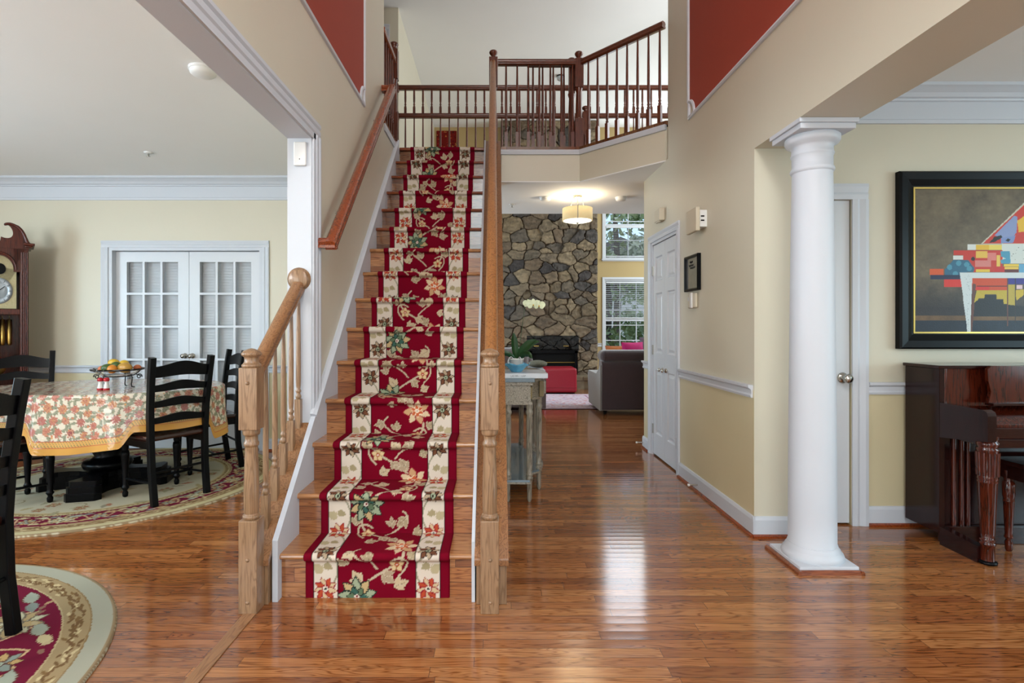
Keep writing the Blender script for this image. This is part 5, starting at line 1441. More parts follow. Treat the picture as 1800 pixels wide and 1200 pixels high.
rel = 0.045+0.055*sa
face = (vnoise(GX*14+sa*50, GZ*14+sb*40)-.5)*0.028+(vnoise(GX*40+sa*9, GZ*34)-.5)*0.014+(sa-.5)*0.05*((GX-pts_[idx, 0])/0.2)
dep = (1-(1-edge)**2.2)*rel+face*edge
pal = np.array([rgb(*c_)[:3] for c_ in ((124, 106, 84), (134, 116, 90), (108, 96, 80), (98, 88, 76), (142, 124, 98), (114, 96, 76), (80, 74, 70), (128, 112, 92), (64, 58, 56), (118, 102, 80), (104, 88, 70), (126, 110, 88))])
stc = pal[(sb*len(pal)).astype(int) % len(pal)]
stc = stc*(0.50+0.5*vnoise(GX*9+sa*30, GZ*26+sb*30)+0.25*(vnoise(GX*40, GZ*60)-.5))[..., None]
mort = np.array(rgb(78, 62, 46)[:3])
C_ = stc*edge[..., None]**0.6+mort*(1-edge[..., None]**0.6)
fx0, fx1, fz0, fz1 = 0.70, 1.66, 0.27, 0.72
soot = (GX > fx0-0.05) & (GX < fx1+0.02) & (GZ > fz1) & (GZ < 1.04)
C_[soot] = C_[soot]*0.05
dep = dep+np.where((GX > fx0-0.08) & (GX < fx1+.05) & (GZ > fz1+0.04) & (GZ < 1.02), 0.05, 0)
fire = (GX > fx0) & (GX < fx1) & (GZ > fz0) & (GZ < fz1)
dep = np.where(fire, -0.35, dep); C_[fire] = rgb(10, 8, 8)[:3]
top_e = np.zeros_like(dep)
PY = YS-dep; PY[:, 0] = YB-0.003; PY[:, -1] = YB-0.003; PY[-1] = np.minimum(PY[-1], YS-0.01)
PXg = GX.copy(); PXg[:, 1] = PXg[:, 0]+0.001; PXg[:, -2] = PXg[:, -1]-0.001
M['stone'] = painted('rough_fieldstone', 0.75, bump=0.6, bscale=60, spec=0.4)
chim = grid_obj('stone_chimney', np.stack([PXg, PY, GZ], 2), C_, M['stone'])
tag(chim, 'full-height fieldstone chimney breast with a black firebox in the family room', 'chimney')
# give the stone its own place: origin at its foot
# hearth of the same stone
hg = np.arange(0.33, 2.05, 0.012); hs = np.concatenate([np.linspace(0, 0.24, 22), 0.25+np.linspace(0, 0.34, 30)])
HX, HS = np.meshgrid(hg, hs)
front = HS <= 0.24
nzh = vnoise(HX*6, HS*9)
HY = np.where(front, 10.52-0.02*nzh-0.02*np.abs(np.sin(HX*9)), 10.52+(HS-0.25)); HZ = np.where(front, HS, 0.255+0.006*nzh)
joint = (np.abs(HS-0.17) < 0.012) | (np.abs((HX*2.1+np.floor(HS/0.17)*.4) % 1) < 0.05)
hc = np.array(rgb(108, 94, 74)[:3])*(0.6+0.8*vnoise(HX*14, HS*20))[..., None]; hc[joint & front] = mort
he = grid_obj('stone_hearth', np.stack([HX, HY, HZ], 2), hc, M['stone'])
tag(he, 'low raised stone hearth slab in front of the fireplace', 'hearth')
ff = thing('fireplace_screen', 'black metal fireplace surround with dark glass doors under sooty stones', 'fireplace', ((fx0+fx1)/2, YS-0.05, fz0))
obj('surround', MB().box(fx0, fx0+0.05, YS-0.10, YS-0.02, fz0, fz1+0.02).box(fx1-0.05, fx1, YS-0.10, YS-0.02, fz0, fz1+0.02).box(fx0, fx1, YS-0.10, YS-0.02, fz1-0.03, fz1+0.03).box(fx0, fx1, YS-0.10, YS-0.02, fz0-0.005, fz0+0.02), M['black'], ff, world=True)
obj('glass_door', MB().box(fx0+0.05, fx1-0.05, YS-0.045, YS-0.04, fz0, fz1), M['dark'], ff, world=True)
obj('hood_bar', MB().box(fx0+0.05, fx1-0.05, YS-0.085, YS-0.05, 0.50, 0.512), M['brass'], ff, world=True)
for x in (0.83, 1.42):
    obj('damper_handle', MB().box(x-0.05, x+0.05, YS-0.20, YS-0.185, 0.83, 0.845), M['brass'], ff, world=True)

# ------------------------------------------------------------------ sofas
M['sofa'] = mottled('dark_brown_purple_microfibre', rgb(62, 44, 46), rgb(50, 36, 40), 12, 0.9, 0.3, 400, sheen=0.5)
M['sofa_side'] = mottled('grey_brown_microfibre', rgb(116, 112, 108), rgb(104, 100, 98), 10, 0.9, 0.3, 400, sheen=0.5)
M['sofa_grey'] = mottled('grey_taupe_microfibre', rgb(104, 92, 90), rgb(90, 78, 78), 12, 0.9, 0.3, 400, sheen=0.5)
def soft_box(x0, x1, y0, y1, z0, z1): return MB().box(x0, x1, y0, y1, z0, z1)
s = thing('sofa', 'dark brown sofa seen from behind at the right edge of the family room', 'sofa', (2.3, 7.7, 0))
obj('back', MB().prism([(7.42, 0.07), (7.40, 0.70), (7.44, 0.745), (7.62, 0.745), (7.68, 0.40), (7.68, 0.07)], 1.475, 3.2, 'X'), M['sofa'], s, bev=0.03, world=True, seg=3)
obj('back_cushion', soft_box(1.46, 2.32, 7.40, 7.72, 0.73, 0.895), M['sofa'], s, bev=0.075, world=True, seg=5)
obj('back_cushion', soft_box(2.34, 3.2, 7.40, 7.72, 0.73, 0.895), M['sofa'], s, bev=0.075, world=True, seg=5)
for x0, x1 in ((1.46, 1.60), (3.08, 3.22)):
    arm = MB().prism([(7.44, 0.06), (7.44, 0.70), (7.60, 0.62), (7.75, 0.55), (8.38, 0.55), (8.46, 0.50), (8.36, 0.06)], x0, x1, 'X')
    obj('arm', arm, M['sofa_side'] if x0 < 2 else M['sofa'], s, bev=0.03, world=True, seg=3)
obj('seat', soft_box(1.60, 3.08, 7.66, 8.40, 0.07, 0.44), M['sofa'], s, bev=0.04, world=True, seg=3)
for x in (1.54, 3.14):
    for y in (7.52, 8.28): obj('foot', MB().lathe([(0.022, 0), (0.03, 0.075)], cx=x, cy=y, seg=12), M['dark'], s, world=True)
def pillow(name, label, m, c, rz, rx, s_=0.4, th_=0.14):
    mb = MB(); n = 16; vs = []; fs = []
    for side in (1, -1):
        b = len(vs)
        for j in range(n+1):
            for i in range(n+1):
                u, v = -1+2*i/n, -1+2*j/n
                k = (1-abs(u)**3)*(1-abs(v)**3); pin = 1-0.06*(1-abs(v)**2)*abs(u)**2
                vs.append((u*s_/2*(1-0.05*(1-v*v)), side*th_/2*k**0.6, v*s_/2*(1-0.05*(1-u*u))))
        for j in range(n):
            for i in range(n): a = b+j*(n+1)+i; fs.append((a, a+1, a+n+2, a+n+1))
    mb.add(vs, fs, True)
    mb.xf(Matrix.Translation(c) @ Matrix.Rotation(rz, 4, 'Z') @ Matrix.Rotation(rx, 4, 'X'))
    o = obj(name, mb, m); tag(o, label, 'cushion'); return o
M['magenta'] = mat('magenta_fabric', rgb(190, 20, 110), 0.8)
M['floral_grey'] = mottled('grey_floral_fabric', rgb(130, 138, 152), rgb(96, 34, 56), 14, 0.85)
M['red_fabric'] = mottled('red_patterned_fabric', rgb(150, 40, 36), rgb(190, 130, 60), 18, 0.85)
pillow('cushion', 'bright magenta cushion peeking over the dark brown sofa back', M['magenta'], (2.02, 7.86, 0.82), 0.3, -0.2, 0.36)
pillow('cushion', 'grey floral cushion right of the magenta cushion on the sofa', M['floral_grey'], (2.36, 7.98, 0.86), -0.1, -0.2, 0.42)
pillow('cushion', 'red patterned cushion left of the magenta cushion on the sofa', M['red_fabric'], (1.84, 8.16, 0.78), 0.1, -0.3, 0.32)
s = thing('sofa', 'grey-taupe sofa half hidden behind the console table', 'sofa', (0.0, 8.3, 0))
obj('seat', soft_box(-1.3, 0.62, 7.6, 8.35, 0.08, 0.42), M['sofa_grey'], s, bev=0.05, world=True, seg=3)
obj('arm', MB().prism([(7.55, 0.07), (7.50, 0.50), (7.60, 0.60), (8.30, 0.62), (8.42, 0.55), (8.40, 0.07)], 0.50, 0.72, 'X'), M['sofa_grey'], s, bev=0.05, world=True, seg=4)
obj('back', soft_box(-1.3, 0.60, 8.32, 8.62, 0.08, 0.76), M['sofa_grey'], s, bev=0.07, world=True, seg=4)
obj('back_cushion', soft_box(-0.30, 0.52, 8.14, 8.40, 0.45, 0.90), M['sofa_grey'], s, bev=0.11, world=True, seg=5)
obj('piping', MB().tube([(0.52, 8.27, 0.50), (0.50, 8.27, 0.80), (0.42, 8.27, 0.885), (0.25, 8.27, 0.90)], 0.008), M['blind'], s, world=True)
for x in (-1.2, 0.6):
    for y in (7.66, 8.5): obj('foot', MB().lathe([(0.022, 0), (0.03, 0.085)], cx=x, cy=y, seg=12), M['dark'], s, world=True)
M['throw'] = mottled('grey_green_knit', rgb(120, 116, 96), rgb(60, 60, 54), 40, 0.95)
tag(obj('throw_blanket', MB().sphere((0.64, 8.0, 0.672), 0.12, 20, 10, 1.2, 1.6, 0.45), M['throw']), 'folded grey-green throw lying on the arm of the taupe sofa', 'blanket')
# red ottoman
M['red_leather'] = mottled('red_leather', rgb(150, 14, 36), rgb(138, 12, 34), 6, 0.38, 0.1, 200)
ot = thing('ottoman', 'cube-shaped red leather ottoman in front of the fireplace', 'ottoman', (1.20, 10.05, 0))
obj('body', MB().box(-0.30, 0.30, -0.26, 0.28, 0.02, 0.47), M['red_leather'], ot, bev=0.045, seg=4)
obj('seam', MB().tube([(-0.295, -0.263, 0.12), (0.295, -0.263, 0.12)], 0.004), M['red_leather'], ot)
obj('foot', MB().box(-0.26, 0.26, -0.22, 0.24, 0, 0.022), M['dark'], ot)
# pale area rug
cv = Canvas(2.4, 1.8, 0.008, (196, 178, 188)); rnd = random.Random(4)
for i in range(900):
    x, y = rnd.uniform(0, 2.4), rnd.uniform(0, 1.8)
    cv.leaf(x, y, rnd.uniform(0, 6), rnd.uniform(.03, .10), .03, rnd.choice([(206, 196, 206), (176, 140, 156), (186, 150, 150), (170, 160, 184), (212, 204, 206), (190, 130, 130)]), None, jag=.4)
for k in (0.04, 0.2): cv.line([(k, k), (2.4-k, k), (2.4-k, 1.8-k), (k, 1.8-k), (k, k)], 0.02, (160, 120, 140))
U, V = np.meshgrid(np.linspace(0, 2.4, 240), np.linspace(0, 1.75, 180))
o = grid_obj('area_rug', np.stack([U, V, np.full_like(U, 0.008)], 2), cv.sample(U, V), M['rug'])
o.location = (-0.6, 7.86, 0.001); o.location.y = 7.98
tag(o, 'faded pink and white area rug on the family room floor', 'rug')
# hanging textile high on the back wall
cv = Canvas(0.42, 0.9, 0.006, (104, 28, 24)); rnd = random.Random(8)
for i in range(150):
    cv.leaf(rnd.uniform(0, .42), rnd.uniform(0, .9), rnd.uniform(0, 6), rnd.uniform(.02, .06), .02, rnd.choice([(150, 60, 30), (60, 16, 20), (170, 110, 60), (40, 30, 30), (130, 40, 40)]))
U, V = np.meshgrid(np.linspace(0, .42, 60), np.linspace(0, .9, 120))
o = grid_obj('tapestry', np.stack([U, -0.004*np.cos(U*60), V+0.006*np.abs(np.sin(U*30))*(V > .85)], 2), cv.sample(U, V), M['rug'])
o.location = (-1.20, YB-0.012, 4.37)
so = o.modifiers.new('thickness', 'SOLIDIFY'); so.thickness = 0.006
tag(o, 'red patterned tapestry on the far wall seen through the landing balusters', 'tapestry')

# ------------------------------------------------------------------ hall: ceiling lamp, detectors
M['bulb_glow'] = glow('lit_frosted_glass', (1.0, 0.93, 0.76, 1), 2.6)
M['shade'] = mottled('lit_parchment_shade', rgb(214, 196, 150), rgb(196, 172, 122), 30, 0.8)
bsdf(M['shade']).inputs['Emission Color'].default_value = (1.0, 0.78, 0.42, 1); bsdf(M['shade']).inputs['Emission Strength'].default_value = 0.42
M['pewter'] = mat('brushed_pewter', rgb(170, 166, 152), 0.35, metal=0.8)
lx, ly = 0.925, 6.02
lp = thing('ceiling_lamp', 'lit drum-shade ceiling lamp hanging from the hall ceiling', 'lamp', (lx, ly, ZC))
obj('canopy', MB().lathe([(0.055, 0), (0.058, -0.012), (0.045, -0.03), (0.02, -0.038)], seg=24), M['pewter'], lp)
obj('drum_shade', MB().lathe([(0.164, -0.28), (0.168, -0.28), (0.166, -0.145), (0.162, -0.145), (0.160, -0.276)], seg=40), M['shade'], lp)
obj('diffuser', MB().lathe([(0.160, -0.272), (0.155, -0.282), (0.10, -0.296), (0.03, -0.302), (0.001, -0.303)], seg=40), M['bulb_glow'], lp)
obj('finial', MB().lathe([(0.001, -0.330), (0.010, -0.322), (0.007, -0.315), (0.018, -0.306), (0.016, -0.298), (0.001, -0.296)], seg=16), M['pewter'], lp)
for k in range(3):
    a = 2*PI*k/3+0.4
    P_ = bez((0.02, -0.02), (0.09, -0.01), (0.06, -0.10), (0.10, -0.13), 12)+bez((0.10, -0.13), (0.15, -0.15), (0.175, -0.12), (0.172, -0.15), 8)[1:]
    obj('arm', MB().tube([(r_*math.cos(a), r_*math.sin(a), z) for r_, z in P_]+[(0.172*math.cos(a), 0.172*math.sin(a), -0.285)], 0.0045), M['pewter'], lp)
pl = bpy.data.lights.new('lamp_bulb', 'POINT'); pl.energy = 9; pl.shadow_soft_size = 0.05; pl.color = (1, 0.86, 0.66)
po = bpy.data.objects.new('lamp_bulb', pl); COL.objects.link(po); po.location = (lx, ly, ZC-0.17)
def detector(x, y, z, r, label, name='smoke_detector'):
    t = thing(name, label, 'smoke detector', (x, y, z))
    obj('base', MB().lathe([(r, 0), (r, -0.012), (r*0.94, -0.014)], seg=28), M['plastic'], t)
    obj('cover', MB().lathe([(r*0.93, -0.013), (r*0.90, -0.030), (r*0.72, -0.040), (r*0.4, -0.045), (0.001, -0.046)], seg=28), M['plastic'], t)
detector(0.575, 6.1, ZC, 0.065, 'round white smoke detector on the hall ceiling left of the lamp')
detector(1.43, 6.1, ZC, 0.065, 'round white smoke detector on the hall ceiling right of the lamp')
q_ = px(357, 108, 3.06); detector(q_.x, 3.06, ZC, 0.075, 'round white smoke detector on the dining room ceiling')
def sprinkler(x, y, label):
    t = thing('sprinkler', label, 'sprinkler', (x, y, ZC))
    obj('escutcheon', MB().lathe([(0.035, 0), (0.034, -0.006), (0.02, -0.010), (0.001, -0.010)], seg=20), M['plastic'], t)
    obj('head', MB().lathe([(0.008, -0.008), (0.006, -0.030), (0.016, -0.034), (0.001, -0.036)], seg=14), M['nickel'], t)
sprinkler(0.21, 6.45, 'small white ceiling sprinkler in the hall beside the balustrade')
sprinkler(-2.90, 4.53, 'small ceiling sprinkler above the dining table')
t = thing('ceiling_light', 'small flush glass ceiling light high above the landing', 'lamp', px(985, 140, 8.9)-Vector((0, 0, 0)))
t.location.z = ZT
obj('base', MB().lathe([(0.062, 0), (0.062, -0.015), (0.05, -0.02)], seg=28), M['black_metal'], t)
obj('glass_bowl', MB().lathe([(0.055, -0.018), (0.06, -0.04), (0.045, -0.07), (0.02, -0.085), (0.001, -0.09)], seg=28), M['silver'], t)
# sensor plate on the white jamb
t = thing('wall_sensor', 'white rectangular sensor plate high on the white jamb', 'sensor', (-1.040, YJ-0.013, 2.145))
obj('cover', MB().box(-0.034, 0.034, -0.018, 0, -0.064, 0.064), M['plastic'], t, bev=0.008, seg=3)
obj('indicator', MB().lathe([(0.003, 0), (0.001, 0.001)], seg=8).xf(Matrix.Translation((0, -0.018, -0.03)) @ Matrix.Rotation(PI/2, 4, 'X')), M['dark'], t)

# ------------------------------------------------------------------ things on the hall wall (x = XR, facing -x)
def wall_thing(name, label, cat, Y, z): return thing(name, label, cat, (XR, Y, z), -PI/2)   # local +x points towards the camera
t = wall_thing('door_chime', 'small beige box high on the wall above the closet doors', 'chime', 4.86, 2.22)
obj('cover', MB().box(-0.075, 0.075, -0.05, 0, -0.055, 0.055), M['plastic_beige'], t, bev=0.006)
obj('vent', MB().box(-0.05, 0.05, -0.046, -0.03, -0.066, -0.054), M['plastic_beige'], t)
t = wall_thing('door_chime', 'tall beige wall unit with a ribbed white side, right of the closet doors', 'chime', 3.92, 1.985)
obj('cover', MB().box(-0.10, 0.10, -0.085, -0.055, -0.085, 0.085), M['plastic_beige'], t, bev=0.006)
obj('body', MB().box(-0.085, 0.085, -0.056, 0, -0.055, 0.065), M['plastic'], t, bev=0.003)
for z in (-0.01, 0.02): obj('slot', MB().box(0.0845, 0.0865, -0.045, -0.02, z-0.005, z+0.005), M['dark'], t)
t = wall_thing('picture_frame', 'small black-framed glazed certificate on the hall wall', 'picture frame', 4.09, 1.625)
mb = MB(); mitre(mb, [(0, 0), (0, -0.025), (0.006, -0.028), (0.018, -0.024), (0.020, -0.010), (0.020, 0)], -0.14, 0.14, -0.135, 0.135, 0)
obj('frame', mb, M['black'], t)
M['print'] = mottled('grey_print_behind_glass', rgb(120, 124, 126), rgb(96, 100, 104), 20, 0.08, spec=0.8)
obj('print', MB().box(-0.122, 0.122, -0.012, -0.004, -0.117, 0.117), M['print'], t)
hw_ = MB()
for j, (a, b, zz0) in enumerate(((-0.05, 0.01, 0.085), (-0.07, 0.03, 0.06), (-0.04, 0.055, 0.04))):
    P_ = [(a+(b-a)*k/14, -0.0128, zz0+0.009*math.sin(k*1.9+j)) for k in range(15)]
    hw_.tube(P_, 0.0016, seg=4)
obj('handwriting', hw_, M['dark'], t)
t = wall_thing('thermostat', 'beige thermostat with a white centre strip below the small framed print', 'thermostat', 4.08, 1.415)
obj('body', MB().box(-0.085, 0.075, -0.022, 0, -0.055, 0.06), M['plastic_beige'], t, bev=0.012, seg=3)
obj('centre_strip', MB().box(-0.012, 0.022, -0.032, -0.02, -0.055, 0.06), M['plastic'], t, bev=0.003)
obj('window', MB().box(-0.07, -0.058, -0.0235, -0.021, 0.0, 0.03), M['blind'], t)
def door_stop(Y, label, x=XR-0.014):
    t = thing('door_stop', label, 'door stop', (x, Y, 0.055), -PI/2)
    obj('spring', MB().tube([(0, 0, 0), (0, -0.06, 0)], 0.006), M['nickel'], t)
    obj('tip', MB().lathe([(0.009, 0), (0.010, 0.012), (0.001, 0.016)], seg=12).xf(Matrix.Translation((0, -0.058, 0)) @ Matrix.Rotation(PI/2, 4, 'X')), M['plastic'], t)
door_stop(3.98, 'white-tipped spring door stop on the baseboard near the closet doors')
door_stop(5.44, 'white-tipped spring door stop at the far end of the hall wall')

# ------------------------------------------------------------------ console table behind the stairs
M['console'] = wood('distressed_grey_paint', rgb(166, 158, 142), rgb(88, 76, 60), 'Y', 0.4, 0.3)
M['console_z'] = wood('distressed_grey_paint_v', rgb(156, 148, 132), rgb(78, 68, 54), 'Z', 0.4, 0.3)
M['console_gilt'] = mottled('antique_gilt_panel', rgb(150, 132, 84), rgb(110, 92, 56), 20, 0.35)
M['console_top'] = mottled('gloss_grey_blue_reflection', rgb(112, 134, 146), rgb(88, 100, 106), 7, 0.12, coat=0.8)  # blue in the base colour stands for daylight reflected by the glossy shelf
ct = thing('console_table', 'grey distressed console table with fluted legs standing behind the stairs', 'console table', (0.2, 4.35, 0))
def outline(o=0.0):      # breakfront plan: narrow ends, deeper bowed middle
    p = [(0.068, 3.74-o), (0.262+o, 3.74-o), (0.275+o, 3.98), (0.345+o, 4.04)]
    p += [(0.345+o+0.05*math.sin(PI*k/8), 4.04+0.62*k/8) for k in range(1, 8)]
    p += [(0.345+o, 4.66), (0.275+o, 4.72), (0.262+o, 4.96+o), (0.068, 4.96+o)]
    return p
obj('top', MB().prism(outline(0.018), 0.838, 0.862, 'Z'), M['console_top'], ct, bev=0.006, world=True)
obj('apron', MB().prism(outline(-0.010), 0.690, 0.839, 'Z'), M['console'], ct, world=True)
obj('moulding', MB().prism(outline(0.004), 0.815, 0.839, 'Z').prism(outline(0.002), 0.680, 0.698, 'Z'), M['console'], ct, bev=0.004, world=True)
for (y0, y1, x) in ((3.78, 3.95, 0.253), (4.74, 4.92, 0.253)):
    obj('carved_panel', MB().box(x, x+0.012, y0, y1, 0.715, 0.80), M['console_gilt'], ct, bev=0.004, world=True)
obj('drawer', MB().box(0.33, 0.392, 4.10, 4.60, 0.712, 0.805), M['console'], ct, bev=0.006, world=True)
for (x, y) in ((0.356, 4.05), (0.356, 4.66)): obj('carved_block', MB().box(x-0.022, x+0.012, y-0.028, y+0.028, 0.70, 0.815), M['console_gilt'], ct, bev=0.004, world=True)
obj('lower_shelf', MB().prism(outline(-0.012), 0.135, 0.155, 'Z'), M['console_top'], ct, bev=0.005, world=True)
obj('shelf_edge', MB().prism(outline(-0.006), 0.128, 0.140, 'Z'), M['console'], ct, bev=0.003, world=True)
LP = [(0.010, 0), (0.016, 0.02), (0.018, 0.125), (0.024, 0.16), (0.026, 0.168), (0.020, 0.175), (0.025, 0.185), (0.025, 0.195), (0.018, 0.20), (0.019, 0.23), (0.021, 0.58), (0.024, 0.585), (0.018, 0.60), (0.026, 0.615), (0.026, 0.63), (0.020, 0.64), (0.024, 0.655), (0.024, 0.69)]
for (x, y) in ((0.095, 3.775), (0.245, 3.775), (0.335, 4.07), (0.335, 4.63), (0.245, 4.925), (0.095, 4.925)):
    lg = obj('leg', MB().lathe(LP, cx=x, cy=y, seg=16), M['console_z'], ct, world=True)
    fl = MB()
    for k in range(8):
        a = 2*PI*k/8; fl.tube([(x+0.0165*math.cos(a), y+0.0165*math.sin(a), 0.235), (x+0.0185*math.cos(a), y+0.0185*math.sin(a), 0.575)], 0.0045, seg=5)
    obj('fluting', fl, M['console_z'], lg, world=True)
# book, glass bowl, orchid
M['paper'] = mat('white_book_cover', rgb(206, 214, 220), 0.35)
bk = thing('book', 'large white coffee-table book lying on the console table', 'book', (0.22, 3.90, 0.863))
obj('cover', MB().box(-0.150, 0.150, -0.165, 0.19, 0.0, 0.004).box(-0.150, 0.150, -0.165, 0.19, 0.030, 0.034).box(-0.150, 0.150, -0.165, -0.160, 0.004, 0.030), M['paper'], bk, bev=0.0015)
obj('pages', MB().box(-0.146, 0.145, -0.160, 0.186, 0.004, 0.030), M['plastic'], bk)
tcu = bpy.data.curves.new('spine_lettering', 'FONT'); tcu.body = 'LAS BEL | UAP'; tcu.size = 0.017; tcu.extrude = 0.0003; tcu.align_x = 'LEFT'
to = bpy.data.objects.new('spine_text', tcu); COL.objects.link(to)
tm = bpy.data.meshes.new_from_object(to.evaluated_get(bpy.context.evaluated_depsgraph_get()))
bpy.data.objects.remove(to)
tm.materials.clear(); tm.materials.append(mat('grey_ink', rgb(96, 104, 110), 0.6))
to = bpy.data.objects.new('spine_lettering', tm); COL.objects.link(to); to.parent = bk; to.location = (-0.108, -0.1655, 0.0105); to.rotation_euler = (PI/2, 0, 0)
M['blue_glass'] = mottled('blue_streaked_glass', rgb(20, 110, 170), rgb(110, 190, 210), 16, 0.08, coat=0.6)
gb = MB(); n = 48; prof = [(0.038, 0.0), (0.042, 0.004), (0.055, 0.02), (0.078, 0.045), (0.098, 0.060), (0.094, 0.061), (0.072, 0.046), (0.048, 0.02), (0.030, 0.008), (0.001, 0.007)]
vs = []; 
for r_, z in prof:
    for k in range(n):
        a = 2*PI*k/n; w_ = 1+0.07*math.cos(a*12)*(r_/0.1)**2
        vs.append((r_*w_*math.cos(a), r_*w_*math.sin(a), z+0.006*math.cos(a*6)*(r_/0.1)**3))
fs = [(i*n+k, i*n+(k+1) % n, (i+1)*n+(k+1) % n, (i+1)*n+k) for i in range(len(prof)-1) for k in range(n)]; fs.append(tuple(range(n)))
gbm = MB().add(vs, fs, True)
o = obj('glass_bowl', gbm, M['blue_glass']); o.location = (0.158, 3.865, 0.898); tag(o, 'fluted blue art-glass bowl on the white book, holding the orchid pot', 'bowl')
orc = thing('potted_orchid', 'white moth orchid in a white pot standing in the blue bowl', 'orchid', (0.158, 3.865, 0.912))
obj('pot', MB().lathe([(0.040, 0), (0.043, 0.004), (0.052, 0.072), (0.055, 0.074), (0.055, 0.084), (0.050, 0.084), (0.048, 0.074), (0.001, 0.072)], seg=32), M['ceramic'], orc)
obj('moss', MB().sphere((0, 0, 0.068), 0.044, 16, 6, 1, 1, 0.3), mottled('bark_moss', rgb(92, 84, 52), rgb(60, 50, 34), 60, 0.95), orc)
M['leaf'] = mottled('orchid_leaf', rgb(30, 76, 34), rgb(22, 58, 26), 10, 0.3, coat=0.3)
M['leaf'].node_tree.nodes['Principled BSDF'].inputs['Roughness'].default_value = 0.35
def orchid_leaf(path, w_):
    P_ = [Vector(p) for p in path]; n_ = len(P_); vs = []; fs = []
    for i, p in enumerate(P_):
        d = (P_[min(i+1, n_-1)]-P_[max(i-1, 0)]).normalized(); sd = d.cross(Vector((0, 1, 0.2))).normalized(); t = i/(n_-1)
        ww = w_*math.sin(PI*min(0.97, 0.12+0.86*t))**0.75/2; up = sd.cross(d)
        vs += [p-sd*ww+up*0.004, p-sd*ww*.5, p-up*0.004, p+sd*ww*.5, p+sd*ww+up*0.004]
    for i in range(n_-1):
        for k in range(4): a = i*5+k; fs.append((a, a+1, a+6, a+5))
    return MB().add(vs, fs, True)
LV = [([(0, 0, .075), (-.006, -.01, .12), (-.012, -.015, .17), (-.016, -.02, .205)], .036), ([(0.005, 0, .075), (.03, -.01, .12), (.065, -.02, .155), (.10, -.03, .172)], .040),
      ([(0, -.01, .07), (.035, -.05, .10), (.06, -.08, .105), (.075, -.10, .085)], .030), ([(0, 0, .07), (-.04, -.02, .10), (-.07, -.03, .11), (-.085, -.035, .09)], .026),
      ([(0, .01, .07), (.04, .04, .12), (.09, .08, .15), (.13, .11, .16)], .036)]
for p_, w_ in LV:
    p_ = [(a*1.35, b*1.35, .075+(c_-.075)*1.45) for a, b, c_ in p_]; w_ *= 1.4
    P2 = []
    for i in range(len(p_)-1):
        for k in range(4): P2.append(tuple(a+(b-a)*k/4 for a, b in zip(p_[i], p_[i+1])))
    P2.append(p_[-1])
    o = obj('leaf', orchid_leaf(P2, w_), M['leaf'], orc)
M['stem'] = mat('orchid_stem', rgb(70, 84, 56), 0.5)
obj('flower_stem', MB().tube(bez((0.01, 0, .07), (.03, 0, .22), (.045, 0, .36), (.060, 0, .44), 16)+bez((.060, 0, .44), (.075, -.01, .50), (.15, -.02, .50), (.165, -.03, .455), 10)[1:], 0.0026, seg=6), M['stem'], orc)
M['petal'] = mottled('orchid_petal', rgb(222, 230, 200), rgb(206, 216, 176), 30, 0.5)
def bloom(c, s_, rz):
    b = MB()
    for a, l, w_ in ((PI/2, .034, .024), (PI/2+2.1, .034, .022), (PI/2-2.1, .034, .022), (0.25, .042, .044), (PI-0.25, .042, .044)):
        vs = [(0, -0.002, 0)]; n_ = 10
        for k in range(n_+1):
            t = -0.5+k/n_; ang = t*PI
            ll = l*(0.5+0.5*math.cos(ang)); ww = w_*math.sin(ang)*0.5
            vs.append((ll*math.cos(a)-ww*math.sin(a)+0.0*t, 0.004*math.cos(ang*2), ll*math.sin(a)+ww*math.cos(a)))
        b.add(vs, [(0, k, k+1) for k in range(1, n_+1)], True)
    b.xf(Matrix.Translation(c) @ Matrix.Rotation(rz, 4, 'Z') @ Matrix.Scale(s_, 4))
    return b
for c, s_, rz in (((.082, -.02, .470), 1.0, .4), ((.118, -.03, .465), 1.25, .1), ((.158, -.035, .458), 1.1, -.3)):
    fo = obj('blossom', bloom(c, s_, rz), M['petal'], orc)
    obj('blossom_centre', MB().sphere((c[0], c[1]-0.006, c[2]-0.004), 0.0055, 8, 6), M['lemon'], fo)
for a in range(4):
    an = 1.2+a*1.3
    obj('air_root', MB().tube(bez((0.02*math.cos(an), 0.02*math.sin(an)-.01, .07), (.05*math.cos(an), .05*math.sin(an)-.02, .11), (.07*math.cos(an), .07*math.sin(an)-.02, .10), (.078*math.cos(an), .078*math.sin(an)-.02, .05), 8), 0.003, seg=6), M['blind'], orc)

